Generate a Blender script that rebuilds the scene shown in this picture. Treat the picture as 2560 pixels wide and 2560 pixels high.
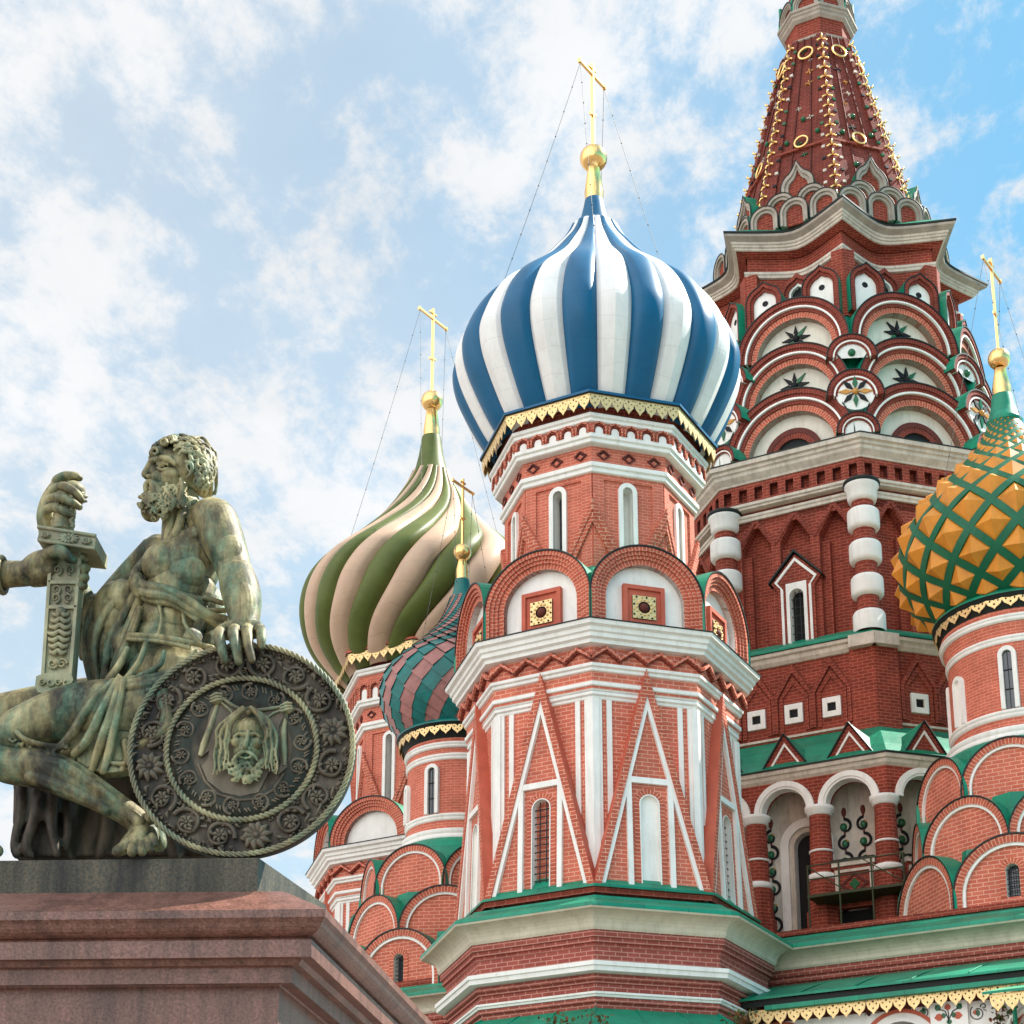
import bpy, math, random
from mathutils import Vector, Matrix, geometry, noise
random.seed(7)
sc = bpy.context.scene
for o in list(bpy.data.objects): bpy.data.objects.remove(o)
COL = sc.collection
R_ = math.radians
# ---------------------------------------------------------------- camera, sky, sun, exposure
F_PX, PITCH, ROLL, CX, CY = 4552.315, R_(16.1629), R_(.45846), 119.6785, 920.0466
cam_d = bpy.data.cameras.new('camera'); cam = bpy.data.objects.new('camera', cam_d); COL.objects.link(cam)
cam_d.sensor_width = 36; cam_d.lens = F_PX/2560*36
cam_d.shift_x = -CX/2560; cam_d.shift_y = CY/2560
cam_d.clip_end = 5000
cam.matrix_world = Matrix.Translation((0, 0, 1.7)) @ Matrix.Rotation(R_(90)+PITCH, 4, 'X') @ Matrix.Rotation(-ROLL, 4, 'Z')
sc.camera = cam
sc.render.resolution_x = sc.render.resolution_y = 1024
sc.view_settings.view_transform = 'Standard'; sc.view_settings.look = 'None'; sc.view_settings.gamma = 1
EXPO = 1.3
sc.view_settings.exposure = EXPO
SUN_AZ, SUN_EL = R_(69), R_(50)        # azimuth measured from +Y towards +X
sund = Vector((math.sin(SUN_AZ)*math.cos(SUN_EL), math.cos(SUN_AZ)*math.cos(SUN_EL), math.sin(SUN_EL)))
ld = bpy.data.lights.new('sun', 'SUN'); ld.energy = 4.4; ld.angle = R_(.6); ld.color = (1, .95, .87)
lo = bpy.data.objects.new('sun', ld); COL.objects.link(lo)
lo.rotation_euler = (-sund).to_track_quat('-Z', 'Y').to_euler()
w = bpy.data.worlds.new('World'); sc.world = w; w.use_nodes = True
nt = w.node_tree; nt.nodes.clear()
def N(t, **k):
    n = nt.nodes.new(t)
    for a, v in k.items(): setattr(n, a, v)
    return n
def L(a, b): nt.links.new(a, b)
def MATH(op, a, b=None, c=None, clamp=False):
    n = N('ShaderNodeMath', operation=op, use_clamp=clamp)
    for i, v in enumerate((a, b, c)):
        if v is None: continue
        if isinstance(v, (int, float)): n.inputs[i].default_value = v
        else: L(v, n.inputs[i])
    return n.outputs[0]
sky = N('ShaderNodeTexSky', sky_type='NISHITA', sun_disc=False, sun_elevation=SUN_EL, sun_rotation=SUN_AZ,
        air_density=1.0, dust_density=.6, ozone_density=1.6)
tc = N('ShaderNodeTexCoord'); sep = N('ShaderNodeSeparateXYZ'); L(tc.outputs['Generated'], sep.inputs[0])
zc_ = MATH('ADD', MATH('MAXIMUM', sep.outputs[2], 0.02), .12)
px_ = MATH('DIVIDE', sep.outputs[0], zc_); py_ = MATH('DIVIDE', sep.outputs[1], zc_)
cmb = N('ShaderNodeCombineXYZ'); L(px_, cmb.inputs[0]); L(py_, cmb.inputs[1])
def cloud(scale, detail, rough, seed, stretch=(1, 1, 1), rot=0, dist=0.0):
    m = N('ShaderNodeMapping'); m.inputs['Location'].default_value = (seed, seed*.7, 0)
    m.inputs['Scale'].default_value = stretch; m.inputs['Rotation'].default_value = (0, 0, rot)
    L(cmb.outputs[0], m.inputs[0])
    n = N('ShaderNodeTexNoise'); n.inputs['Scale'].default_value = scale; n.inputs['Detail'].default_value = detail
    n.inputs['Roughness'].default_value = rough; n.inputs['Distortion'].default_value = dist
    L(m.outputs[0], n.inputs['Vector']); return n.outputs[0]
c_big = cloud(.9, 3, .5, 3.3)
c_mid = cloud(3.0, 6, .58, 1.7, (1, .8, 1), R_(35), .05)
c_fin = cloud(13, 9, .66, 8.1, (1, .66, 1), R_(28), .12)
# thicker veil towards the west, clear gaps towards the east
s_ = MATH('ADD', MATH('ADD', MATH('MULTIPLY', c_big, .45), MATH('MULTIPLY', c_mid, .70)), MATH('ADD', MATH('MULTIPLY', c_fin, 1.05), MATH('MULTIPLY', px_, -.15)))
rmp = N('ShaderNodeMapRange', interpolation_type='SMOOTHSTEP'); L(s_, rmp.inputs[0])
rmp.inputs[1].default_value = 1.0; rmp.inputs[2].default_value = 1.22
veil = N('ShaderNodeMapRange', interpolation_type='SMOOTHSTEP'); L(MATH('ADD', MATH('MULTIPLY', c_big, .8), MATH('MULTIPLY', px_, -.75)), veil.inputs[0])
veil.inputs[1].default_value = .0; veil.inputs[2].default_value = .62; veil.inputs[3].default_value = .0; veil.inputs[4].default_value = .60
cm = MATH('SUBTRACT', 1.0, MATH('MULTIPLY', MATH('SUBTRACT', 1.0, MATH('MULTIPLY', rmp.outputs[0], .94)), MATH('SUBTRACT', 1.0, veil.outputs[0])))
bsky = N('ShaderNodeBackground'); tint = N('ShaderNodeMixRGB', blend_type='MULTIPLY'); tint.inputs[0].default_value = 1; L(sky.outputs[0], tint.inputs[1]); tint.inputs[2].default_value = (.46, 1.08, 1.06, 1); L(tint.outputs[0], bsky.inputs[0]); bsky.inputs[1].default_value = .082
shade = N('ShaderNodeMapRange'); L(c_mid, shade.inputs[0]); shade.inputs[1].default_value = .3; shade.inputs[2].default_value = .7
shade.inputs[3].default_value = .35; shade.inputs[4].default_value = .42
bcl = N('ShaderNodeBackground'); bcl.inputs[0].default_value = (.98, .99, 1.0, 1)
# clouds behind the camera are brightened, an added fill for the front faces
back_fill = N('ShaderNodeMapRange', interpolation_type='SMOOTHSTEP'); L(sep.outputs[1], back_fill.inputs[0]); back_fill.inputs[1].default_value = .45; back_fill.inputs[2].default_value = -.55; back_fill.inputs[3].default_value = 1.0; back_fill.inputs[4].default_value = 2.5
L(MATH('MULTIPLY', shade.outputs[0], back_fill.outputs[0]), bcl.inputs[1])
mx = N('ShaderNodeMixShader'); L(cm, mx.inputs[0]); L(bsky.outputs[0], mx.inputs[1]); L(bcl.outputs[0], mx.inputs[2])
wo = N('ShaderNodeOutputWorld'); L(mx.outputs[0], wo.inputs[0])

# ---------------------------------------------------------------- the same camera as numbers: turns a measured picture point into a place on a known plane
def ray(x, y):
    u = (x-1280-CX)/F_PX; v = -(y-1280-CY)/F_PX
    c, s = math.cos(ROLL), math.sin(ROLL); u, v = u*c+v*s, -u*s+v*c
    c, s = math.cos(PITCH), math.sin(PITCH)
    return Vector((u, c-v*s, s+v*c))
def at(x, y, Y):
    r = ray(x, y); r *= Y/r.y; return Vector((r.x, r.y, r.z+1.7))
def projy(P):
    x, y, z = P[0], P[1], P[2]-1.7
    c, s = math.cos(PITCH), math.sin(PITCH); d = y*c+z*s; v = z*c-y*s; u = x
    u = F_PX*u/d; v = F_PX*v/d; c, s = math.cos(ROLL), math.sin(ROLL)
    return 1280+CY-(u*s+v*c)

# ---------------------------------------------------------------- materials
MATS = {}
def mat(name, col, rough=.6, metal=0, spec=.3, var=.0, vscale=3, bump=0, bscale=30, coat=0, streak=0, grime=(.20, .16, .12), seam=0, sheet=None):
    m = bpy.data.materials.new(name); m.use_nodes = True; MATS[name] = m
    t = m.node_tree; b = t.nodes['Principled BSDF']
    b.inputs['Base Color'].default_value = (*col, 1); b.inputs['Roughness'].default_value = rough
    b.inputs['Metallic'].default_value = metal; b.inputs['Specular IOR Level'].default_value = spec
    if coat: b.inputs['Coat Weight'].default_value = coat
    tcn = t.nodes.new('ShaderNodeTexCoord')
    if var:
        n = t.nodes.new('ShaderNodeTexNoise'); n.inputs['Scale'].default_value = vscale; n.inputs['Detail'].default_value = 6; n.inputs['Roughness'].default_value = .65
        t.links.new(tcn.outputs['Object'], n.inputs['Vector'])
        mr = t.nodes.new('ShaderNodeMapRange'); mr.inputs[1].default_value = .3; mr.inputs[2].default_value = .7
        mr.inputs[3].default_value = 1-var; mr.inputs[4].default_value = 1+var*.5
        t.links.new(n.outputs[0], mr.inputs[0])
        hs = t.nodes.new('ShaderNodeHueSaturation'); hs.inputs['Color'].default_value = (*col, 1)
        t.links.new(mr.outputs[0], hs.inputs['Value']); t.links.new(hs.outputs[0], b.inputs['Base Color']); last = hs.outputs[0]
        if streak:      # rain-washed dirt running down, with a broken edge
            mp = t.nodes.new('ShaderNodeMapping'); mp.inputs['Scale'].default_value = (3.5, 3.5, .45); t.links.new(tcn.outputs['Object'], mp.inputs[0])
            ns = t.nodes.new('ShaderNodeTexNoise'); ns.inputs['Scale'].default_value = 1.7; ns.inputs['Detail'].default_value = 8; ns.inputs['Roughness'].default_value = .72; t.links.new(mp.outputs[0], ns.inputs['Vector'])
            m1 = t.nodes.new('ShaderNodeMapRange'); m1.inputs[1].default_value = .50; m1.inputs[2].default_value = .72; m1.inputs[3].default_value = 0; m1.inputs[4].default_value = streak; t.links.new(ns.outputs[0], m1.inputs[0])
            mxx = t.nodes.new('ShaderNodeMixRGB'); t.links.new(m1.outputs[0], mxx.inputs[0]); t.links.new(last, mxx.inputs[1]); mxx.inputs[2].default_value = (*grime, 1); last = mxx.outputs[0]
        if seam:        # joints of the metal sheets, one above the other
            sx = t.nodes.new('ShaderNodeSeparateXYZ'); t.links.new(tcn.outputs['Object'], sx.inputs[0]); nw = t.nodes.new('ShaderNodeTexNoise'); nw.inputs['Scale'].default_value = .8; t.links.new(tcn.outputs['Object'], nw.inputs['Vector'])
            def Mq(op, x, y):
                n = t.nodes.new('ShaderNodeMath'); n.operation = op
                for i, v in enumerate((x, y)):
                    if isinstance(v, (int, float)): n.inputs[i].default_value = v
                    else: t.links.new(v, n.inputs[i])
                return n.outputs[0]
            fz = Mq('FRACT', Mq('ADD', Mq('DIVIDE', sx.outputs[2], seam), Mq('MULTIPLY', nw.outputs[0], .9)), 0); fl_ = Mq('MULTIPLY', Mq('LESS_THAN', fz, .03), .16)
            mxx = t.nodes.new('ShaderNodeMixRGB'); t.links.new(fl_, mxx.inputs[0]); t.links.new(last, mxx.inputs[1]); mxx.inputs[2].default_value = (col[0]*.3, col[1]*.3, col[2]*.3, 1); last = mxx.outputs[0]
        if sheet:       # roofing laid in sheets with folded seams
            uv = t.nodes.new('ShaderNodeUVMap'); br = t.nodes.new('ShaderNodeTexBrick'); br.inputs['Scale'].default_value = 1; br.inputs['Brick Width'].default_value = sheet[0]; br.inputs['Row Height'].default_value = sheet[1]; br.inputs['Mortar Size'].default_value = .010
            br.inputs['Color1'].default_value = (1, 1, 1, 1); br.inputs['Color2'].default_value = (.72, .72, .72, 1); br.inputs['Mortar'].default_value = (.35, .35, .35, 1); t.links.new(uv.outputs[0], br.inputs['Vector'])
            mxx = t.nodes.new('ShaderNodeMixRGB'); mxx.blend_type = 'MULTIPLY'; mxx.inputs[0].default_value = .8; t.links.new(last, mxx.inputs[1]); t.links.new(br.outputs[0], mxx.inputs[2]); last = mxx.outputs[0]
            bq = t.nodes.new('ShaderNodeBump'); bq.inputs['Strength'].default_value = .5; bq.inputs['Distance'].default_value = .02; nb = t.nodes.new('ShaderNodeTexNoise'); nb.inputs['Scale'].default_value = 3; t.links.new(tcn.outputs['Object'], nb.inputs['Vector']); t.links.new(nb.outputs[0], bq.inputs['Height']); t.links.new(bq.outputs[0], b.inputs['Normal'])
        t.links.new(last, b.inputs['Base Color'])
    if bump:
        n2 = t.nodes.new('ShaderNodeTexNoise'); n2.inputs['Scale'].default_value = bscale; n2.inputs['Detail'].default_value = 5
        t.links.new(tcn.outputs['Object'], n2.inputs['Vector'])
        bp = t.nodes.new('ShaderNodeBump'); bp.inputs['Strength'].default_value = bump; bp.inputs['Distance'].default_value = .02
        t.links.new(n2.outputs[0], bp.inputs['Height']); t.links.new(bp.outputs[0], b.inputs['Normal'])
    return m
def brick(name, c1, c2, mort, bw=.30, rh=.105, ms=.013, stain=.25):
    m = mat(name, c1, .8, spec=.25); t = m.node_tree; b = t.nodes['Principled BSDF']
    uv = t.nodes.new('ShaderNodeUVMap')
    br = t.nodes.new('ShaderNodeTexBrick'); br.inputs['Scale'].default_value = 1
    br.inputs['Brick Width'].default_value = bw; br.inputs['Row Height'].default_value = rh; br.inputs['Mortar Size'].default_value = ms
    br.inputs['Mortar Smooth'].default_value = .2; br.inputs['Bias'].default_value = -.1
    br.inputs['Color1'].default_value = (*c1, 1); br.inputs['Color2'].default_value = (*c2, 1); br.inputs['Mortar'].default_value = (*mort, 1)
    t.links.new(uv.outputs[0], br.inputs['Vector'])
    tcn = t.nodes.new('ShaderNodeTexCoord'); n = t.nodes.new('ShaderNodeTexNoise'); n.inputs['Scale'].default_value = 1.3; n.inputs['Detail'].default_value = 8; n.inputs['Roughness'].default_value = .7
    t.links.new(tcn.outputs['Object'], n.inputs['Vector'])
    mr = t.nodes.new('ShaderNodeMapRange'); mr.inputs[1].default_value = .3; mr.inputs[2].default_value = .7; mr.inputs[3].default_value = 1-stain; mr.inputs[4].default_value = 1.12
    t.links.new(n.outputs[0], mr.inputs[0])
    hs = t.nodes.new('ShaderNodeHueSaturation'); t.links.new(br.outputs[0], hs.inputs['Color']); t.links.new(mr.outputs[0], hs.inputs['Value'])
    t.links.new(hs.outputs[0], b.inputs['Base Color'])
    bp = t.nodes.new('ShaderNodeBump'); bp.inputs['Strength'].default_value = .5; bp.inputs['Distance'].default_value = .012; bp.invert = True
    t.links.new(br.outputs['Fac'], bp.inputs['Height']); t.links.new(bp.outputs[0], b.inputs['Normal'])
    return m
brick('brick', (.62, .158, .095), (.52, .118, .07), (.76, .34, .24), stain=.28)
brick('brick_fine', (.62, .158, .095), (.53, .122, .072), (.74, .31, .22), bw=.27, rh=.085, ms=.009)
brick('brick_dark', (.29, .048, .027), (.21, .036, .021), (.44, .12, .075), stain=.4)
brick('voussoir', (.54, .118, .066), (.42, .085, .05), (.76, .38, .26), bw=.34, rh=.10, ms=.011)
brick('voussoir_dark', (.25, .042, .026), (.17, .03, .02), (.36, .10, .065), bw=.34, rh=.10, ms=.012, stain=.4)
brick('tent_brick', (.20, .034, .022), (.14, .025, .016), (.28, .075, .05), stain=.4)
brick('brick_plum', (.36, .085, .062), (.30, .068, .05), (.56, .25, .19))
mat('red_paint', (.54, .118, .068), .7, var=.2, vscale=2, streak=.35, grime=(.25, .06, .04))
mat('red_dark', (.13, .028, .02), .75, var=.3, vscale=2)
mat('white', (.86, .82, .76), .7, var=.10, vscale=1.5, bump=.25, bscale=7, streak=.32, grime=(.42, .35, .28))
mat('tymp', (.76, .69, .58), .75, var=.14, vscale=1.2, streak=.4, grime=(.4, .33, .25))
mat('white_old', (.64, .555, .46), .7, var=.24, vscale=2.2, bump=.25, bscale=7, streak=.6, grime=(.25, .18, .13))
mat('stone_brown', (.40, .335, .275), .75, var=.3, vscale=2.2)
mat('cream', (.66, .58, .44), .6, var=.16, vscale=1.5, streak=.45, grime=(.34, .27, .16))
mat('green', (.001, .26, .145), .42, spec=.4, var=.3, vscale=1.2, streak=.4, grime=(.02, .12, .08), sheet=(1.1, .62))
mat('green_pale', (.14, .48, .27), .35, var=.3, vscale=3)
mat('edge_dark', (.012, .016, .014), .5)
mat('gold', (1.0, .62, .24), .24, metal=1)
mat('gold_lace', (.86, .60, .28), .42, metal=.55, var=.25, vscale=14)
mat('blue', (.0, .098, .215), .42, spec=.35, var=.16, vscale=.8, seam=.62)
mat('dome_white', (.84, .81, .77), .5, var=.09, vscale=1, seam=.62, streak=.25, grime=(.5, .45, .4))
mat('dome_green', (.105, .13, .026), .5, var=.25, vscale=1, seam=.7)
mat('dome_beige', (.60, .40, .275), .5, var=.16, vscale=1, seam=.7)
mat('teal_tile', (.0, .15, .135), .34, spec=.4, var=.35, vscale=3)
mat('pink_tile', (.40, .17, .15), .38, var=.3, vscale=3)
mat('pyramid_gold', (.70, .265, .03), .42, var=.22, vscale=2, streak=.3, grime=(.35, .13, .02))
mat('rib_green', (.006, .12, .055), .45, var=.2, vscale=3)
mat('dark', (.010, .010, .011), .7)
mat('glass', (.03, .035, .045), .12, spec=.8)
mat('chain', (.16, .15, .13), .5)
mat('iron', (.03, .03, .03), .6)
mat('green_tile', (.02, .12, .05), .2)
mat('ochre_tile', (.55, .25, .05), .25)
mat('scaffold_paint', (.05, .055, .025), .6, var=.3)

# ---------------------------------------------------------------- mesh builder
class Frame:
    def __init__(s, O, U, W, Nn): s.O, s.U, s.W, s.N = Vector(O), Vector(U).normalized(), Vector(W).normalized(), Vector(Nn).normalized()
    def p(s, u, w, d=0): return s.O+s.U*u+s.W*w+s.N*d
    def px(s, x, y, d=0):
        r = ray(x, y); C = Vector((0, 0, 1.7)); t = ((s.O+s.N*d)-C).dot(s.N)/r.dot(s.N); q = C+r*t-s.O-s.N*d
        return q.dot(s.U), q.dot(s.W)
def vframe(T, a, dist, z=0):      # vertical plane with outward normal at compass angle a
    n = Vector((math.sin(a), -math.cos(a), 0)); return Frame(Vector((T[0], T[1], z))+n*dist, (math.cos(a), math.sin(a), 0), (0, 0, 1), n)
class MB:
    def __init__(s): s.v, s.f, s.uv, s.m, s.sm, s.names = [], [], [], [], [], []
    def mi(s, m):
        if m not in s.names: s.names.append(m)
        return s.names.index(m)
    def add(s, vs, fs, m, uvs=None, smooth=False):
        b = len(s.v); vs = [Vector(q) for q in vs]; s.v += vs; k = s.mi(m)
        for i, f in enumerate(fs):
            s.f.append([b+j for j in f]); s.m.append(k); s.sm.append(smooth)
            if uvs is not None: s.uv.append([tuple(uvs[i][j]) for j in range(len(f))])
            else:
                P = [vs[j] for j in f]; n = geometry.normal(P) if len(P) >= 3 else Vector((0, 0, 1))
                if abs(n.z) < .92:
                    t = Vector((0, 0, 1)).cross(n); t.normalize(); bt = n.cross(t)
                    s.uv.append([(q.dot(t), q.dot(bt)) for q in P])
                else: s.uv.append([(q.x, q.y) for q in P])
    def prism(s, fr, poly, d0, d1, m, mside=None, back=False, uvmode=None):
        """polygon (u,w) extruded from depth d0 (back) to d1 (front)"""
        n = len(poly); A = sum(poly[i][0]*poly[(i+1) % n][1]-poly[(i+1) % n][0]*poly[i][1] for i in range(n))
        if A < 0: poly = poly[::-1]
        V = [fr.p(u, w_, d1) for u, w_ in poly]; B = [fr.p(u, w_, d0) for u, w_ in poly]
        if n > 4: tris = geometry.tessellate_polygon([[Vector((u, w_, 0)) for u, w_ in poly]]); fs = [list(t) for t in tris]
        else: fs = [list(range(n))]
        uvs = [[(poly[j][0], poly[j][1]) for j in f] for f in fs]
        s.add(V, fs, m, uvs)
        if back: s.add(B, [f[::-1] for f in fs], m)
        s.add(V+B, [[i, n+i, n+(i+1) % n, (i+1) % n] for i in range(n)], mside or m)
    def panel(s, fr, outer, holes, d, m, reveal=None, rm=None):
        L_ = [[Vector((u, w_, 0)) for u, w_ in outer]]+[[Vector((u, w_, 0)) for u, w_ in h] for h in holes]
        tr = geometry.tessellate_polygon(L_); flat = [q for l in L_ for q in l]
        fs = [list(t) for t in tr]
        s.add([fr.p(q.x, q.y, d) for q in flat], fs, m, [[(flat[j].x, flat[j].y) for j in f] for f in fs])
        if reveal is not None:
            for h in holes:
                n = len(h); V = [fr.p(u, w_, d) for u, w_ in h]+[fr.p(u, w_, d-reveal) for u, w_ in h]
                s.add(V, [[i, (i+1) % n, n+(i+1) % n, n+i] for i in range(n)], rm or m)
    def band(s, fr, inner, outer, d0, d1, m, mside=None, radial=True):
        """open strip between two matching outlines (arch rings, frames)"""
        n = len(inner); I1 = [fr.p(u, w_, d1) for u, w_ in inner]; O1 = [fr.p(u, w_, d1) for u, w_ in outer]
        I0 = [fr.p(u, w_, d0) for u, w_ in inner]; O0 = [fr.p(u, w_, d0) for u, w_ in outer]
        arc = [0]
        for i in range(n-1): arc.append(arc[-1]+(O1[i+1]-O1[i]).length)
        fs, uvs = [], []
        for i in range(n-1):
            fs.append([i, i+1, n+i+1, n+i]); th = (I1[i]-O1[i]).length
            uvs.append([(0, arc[i]), (0, arc[i+1]), (th, arc[i+1]), (th, arc[i])] if radial else [(arc[i], 0), (arc[i+1], 0), (arc[i+1], th), (arc[i], th)])
        s.add(I1+O1, fs, m, uvs)
        dd = abs(d1-d0)
        us = [[(0, arc[i]), (dd, arc[i]), (dd, arc[i+1]), (0, arc[i+1])] for i in range(n-1)]
        s.add(O1+O0, [[i, i+1, n+i+1, n+i] for i in range(n-1)], mside or m, [[(0, arc[i]), (0, arc[i+1]), (dd, arc[i+1]), (dd, arc[i])] for i in range(n-1)])
        s.add(I1+I0, [[i+1, i, n+i, n+i+1] for i in range(n-1)], m, [[(0, arc[i+1]), (0, arc[i]), (dd, arc[i]), (dd, arc[i+1])] for i in range(n-1)])
        for i in (0, n-1): s.add([I1[i], O1[i], O0[i], I0[i]], [[0, 1, 2, 3]], m)
    def box(s, fr, u0, u1, w0, w1, d0, d1, m, mside=None): s.prism(fr, [(u0, w0), (u1, w0), (u1, w1), (u0, w1)], d0, d1, m, mside, back=True)
    def loft(s, rings, m, closed=True, smooth=False, uvs=None, flip=False):
        """rings: lists of points; quads between them"""
        n = len(rings[0]); vs = [q for r in rings for q in r]; fs, uu = [], []
        for j in range(len(rings)-1):
            for i in range(n if closed else n-1):
                a, b = j*n+i, j*n+(i+1) % n; c, d = (j+1)*n+(i+1) % n, (j+1)*n+i
                f = [a, b, c, d]
                if uvs: q = [uvs(j, i), uvs(j, i+1), uvs(j+1, i+1), uvs(j+1, i)]
                if flip: f = f[::-1]; q = q[::-1] if uvs else None
                fs.append(f)
                if uvs: uu.append(q)
        s.add(vs, fs, m, uu if uvs else None, smooth)
    def oct(s, T, prof, m, rot=None, n=8, mats=None):
        """n-sided ring of moulding; prof = [(R, z), ...] going down"""
        rot = ROT if rot is None else rot
        for j in range(len(prof)-1):
            (r0, z0), (r1, z1) = prof[j], prof[j+1]
            for k in range(n):
                a, b = rot+k*2*math.pi/n, rot+(k+1)*2*math.pi/n
                P = [Vector((T[0]+r*math.sin(q), T[1]-r*math.cos(q), z)) for r, q, z in ((r0, a, z0), (r1, a, z1), (r1, b, z1), (r0, b, z0))]
                am = (a+b)/2; U = Vector((math.cos(am), math.sin(am), 0)); c = Vector((T[0], T[1], 0))
                ln = abs(z1-z0) if abs(z1-z0) > abs(r1-r0)*.3 else abs(r1-r0)
                zz0, zz1 = (z0, z1) if abs(z1-z0) > abs(r1-r0)*.3 else (r0, r1)
                us = [((q-c).dot(U), h) for q, h in zip(P, (zz0, zz1, zz1, zz0))]
                s.add(P, [[0, 1, 2, 3]], (mats[j] if mats else m), [us])
    def lathe(s, T, prof, m, n=48, smooth=True, a0=0):
        rings = [[Vector((T[0]+r*math.sin(a0+2*math.pi*i/n), T[1]-r*math.cos(a0+2*math.pi*i/n), z)) for i in range(n)] for r, z in prof]
        acc = [0]
        for j in range(1, len(prof)): acc.append(acc[-1]+math.hypot(prof[j][0]-prof[j-1][0], prof[j][1]-prof[j-1][1]))
        rm = max(r for r, z in prof)
        s.loft(rings, m, True, smooth, uvs=lambda j, i: (i*2*math.pi/n*rm, -acc[j]), flip=prof[0][1] > prof[-1][1])
    def tube(s, pts, r, m, n=6, smooth=True, cap=True):
        pts = [Vector(p) for p in pts]; rs = r if isinstance(r, (list, tuple)) else [r]*len(pts); rings = []
        prev = None
        for i, p in enumerate(pts):
            t = (pts[min(i+1, len(pts)-1)]-pts[max(i-1, 0)])
            if t.length < 1e-9: t = Vector((0, 0, 1))
            t.normalize()
            a = prev-t*prev.dot(t) if prev is not None else (t.cross(Vector((0, 0, 1))) if abs(t.z) < .9 else t.cross(Vector((1, 0, 0))))
            if a.length < 1e-6: a = t.cross(Vector((.3, .5, .8)))
            a.normalize(); b = t.cross(a); prev = a
            rings.append([p+a*math.cos(2*math.pi*k/n)*rs[i]+b*math.sin(2*math.pi*k/n)*rs[i] for k in range(n)])
        s.loft(rings, m, True, smooth)
        if cap: s.add(rings[0], [list(range(n))[::-1]], m); s.add(rings[-1], [list(range(n))], m)
    def ball(s, c, r, m, n=12, sx=1, sy=1, sz=1, rot=None):
        c = Vector(c); rings = []
        for j in range(n//2+1):
            th = math.pi*j/(n//2); rr = max(math.sin(th), 1e-3)
            q = [Vector((rr*math.cos(2*math.pi*i/n)*r*sx, rr*math.sin(2*math.pi*i/n)*r*sy, math.cos(th)*r*sz)) for i in range(n)]
            if rot: q = [rot @ x for x in q]
            rings.append([c+x for x in q])
        s.loft(rings, m, True, True, flip=True)
def build(mb, name, parent=None, label=None, bevel=0):
    me = bpy.data.meshes.new(name)
    me.from_pydata([tuple(v) for v in mb.v], [], mb.f)
    for n in mb.names: me.materials.append(MATS[n])
    uvl = me.uv_layers.new(name='UVMap'); k = 0
    flat = [c for f in mb.uv for q in f for c in q]
    uvl.data.foreach_set('uv', flat)
    me.polygons.foreach_set('material_index', mb.m); me.polygons.foreach_set('use_smooth', mb.sm)
    me.update()
    o = bpy.data.objects.new(name, me); COL.objects.link(o)
    if parent is not None:
        o.parent = parent; o.matrix_parent_inverse = parent.matrix_world.inverted()
    if label: o['label'] = label
    return o
def thing(name, label, cat, loc, group=None, kind=None):
    o = bpy.data.objects.new(name, None); COL.objects.link(o); o.location = loc; o.empty_display_size = .3
    o['label'] = label; o['category'] = cat
    if group: o['group'] = group
    o.matrix_world = Matrix.Translation(Vector(loc))
    return o
def tag(o, label, cat, group=None, kind=None):
    o['label'] = label; o['category'] = cat
    if group: o['group'] = group
    if kind: o['kind'] = kind
    return o
ROT = R_(-5)
def fang(k): return ROT+(k+.5)*math.pi/4
def oface(T, R, k, rot=None): return vframe(T, (ROT if rot is None else rot)+(k+.5)*math.pi/4, R*math.cos(math.pi/8))
def fw(R): return 2*R*math.sin(math.pi/8)
def corner(T, R, z, k, rot=None):
    a = (ROT if rot is None else rot)+k*math.pi/4; return Vector((T[0]+R*math.sin(a), T[1]-R*math.cos(a), z))
def zfront(T, R, y, k=0):
    lo_, hi_ = 2, 80
    for _ in range(50):
        m_ = (lo_+hi_)/2
        if projy(corner(T, R, m_, k)) > y: lo_ = m_
        else: hi_ = m_
    return lo_
def arc(cu, cw, r, a0=0, a1=180, n=20, ry=None):
    return [(cu+r*math.cos(R_(a0+(a1-a0)*i/n)), cw+(ry or r)*math.sin(R_(a0+(a1-a0)*i/n))) for i in range(n+1)]
def archhole(cu, w0, hw, ws, n=12):     # opening with round head: springing at ws
    return [(cu-hw, w0), (cu+hw, w0)]+arc(cu, ws, hw, 0, 180, n)
def archband(cu, w0, ws, r0, r1, n=20):
    i = [(cu+r0, w0)]+arc(cu, ws, r0, 0, 180, n)+[(cu-r0, w0)]
    o = [(cu+r1, w0)]+arc(cu, ws, r1, 0, 180, n)+[(cu-r1, w0)]
    return i, o
def keel(cu, ws, r, pk, n=10):          # keel arch outline from right to left
    pts = []
    for i in range(n+1):
        t = i/n; a = R_(62*t); pts.append((cu+r*math.cos(a), ws+r*math.sin(a)))
    x, y = pts[-1]; e = [(x+(cu-x)*t, y+(ws+r+pk-y)*(t**1.35)) for t in (.35, .7, 1)]
    pts += e
    return pts+[(2*cu-a, b) for a, b in pts[-2::-1]]
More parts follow.
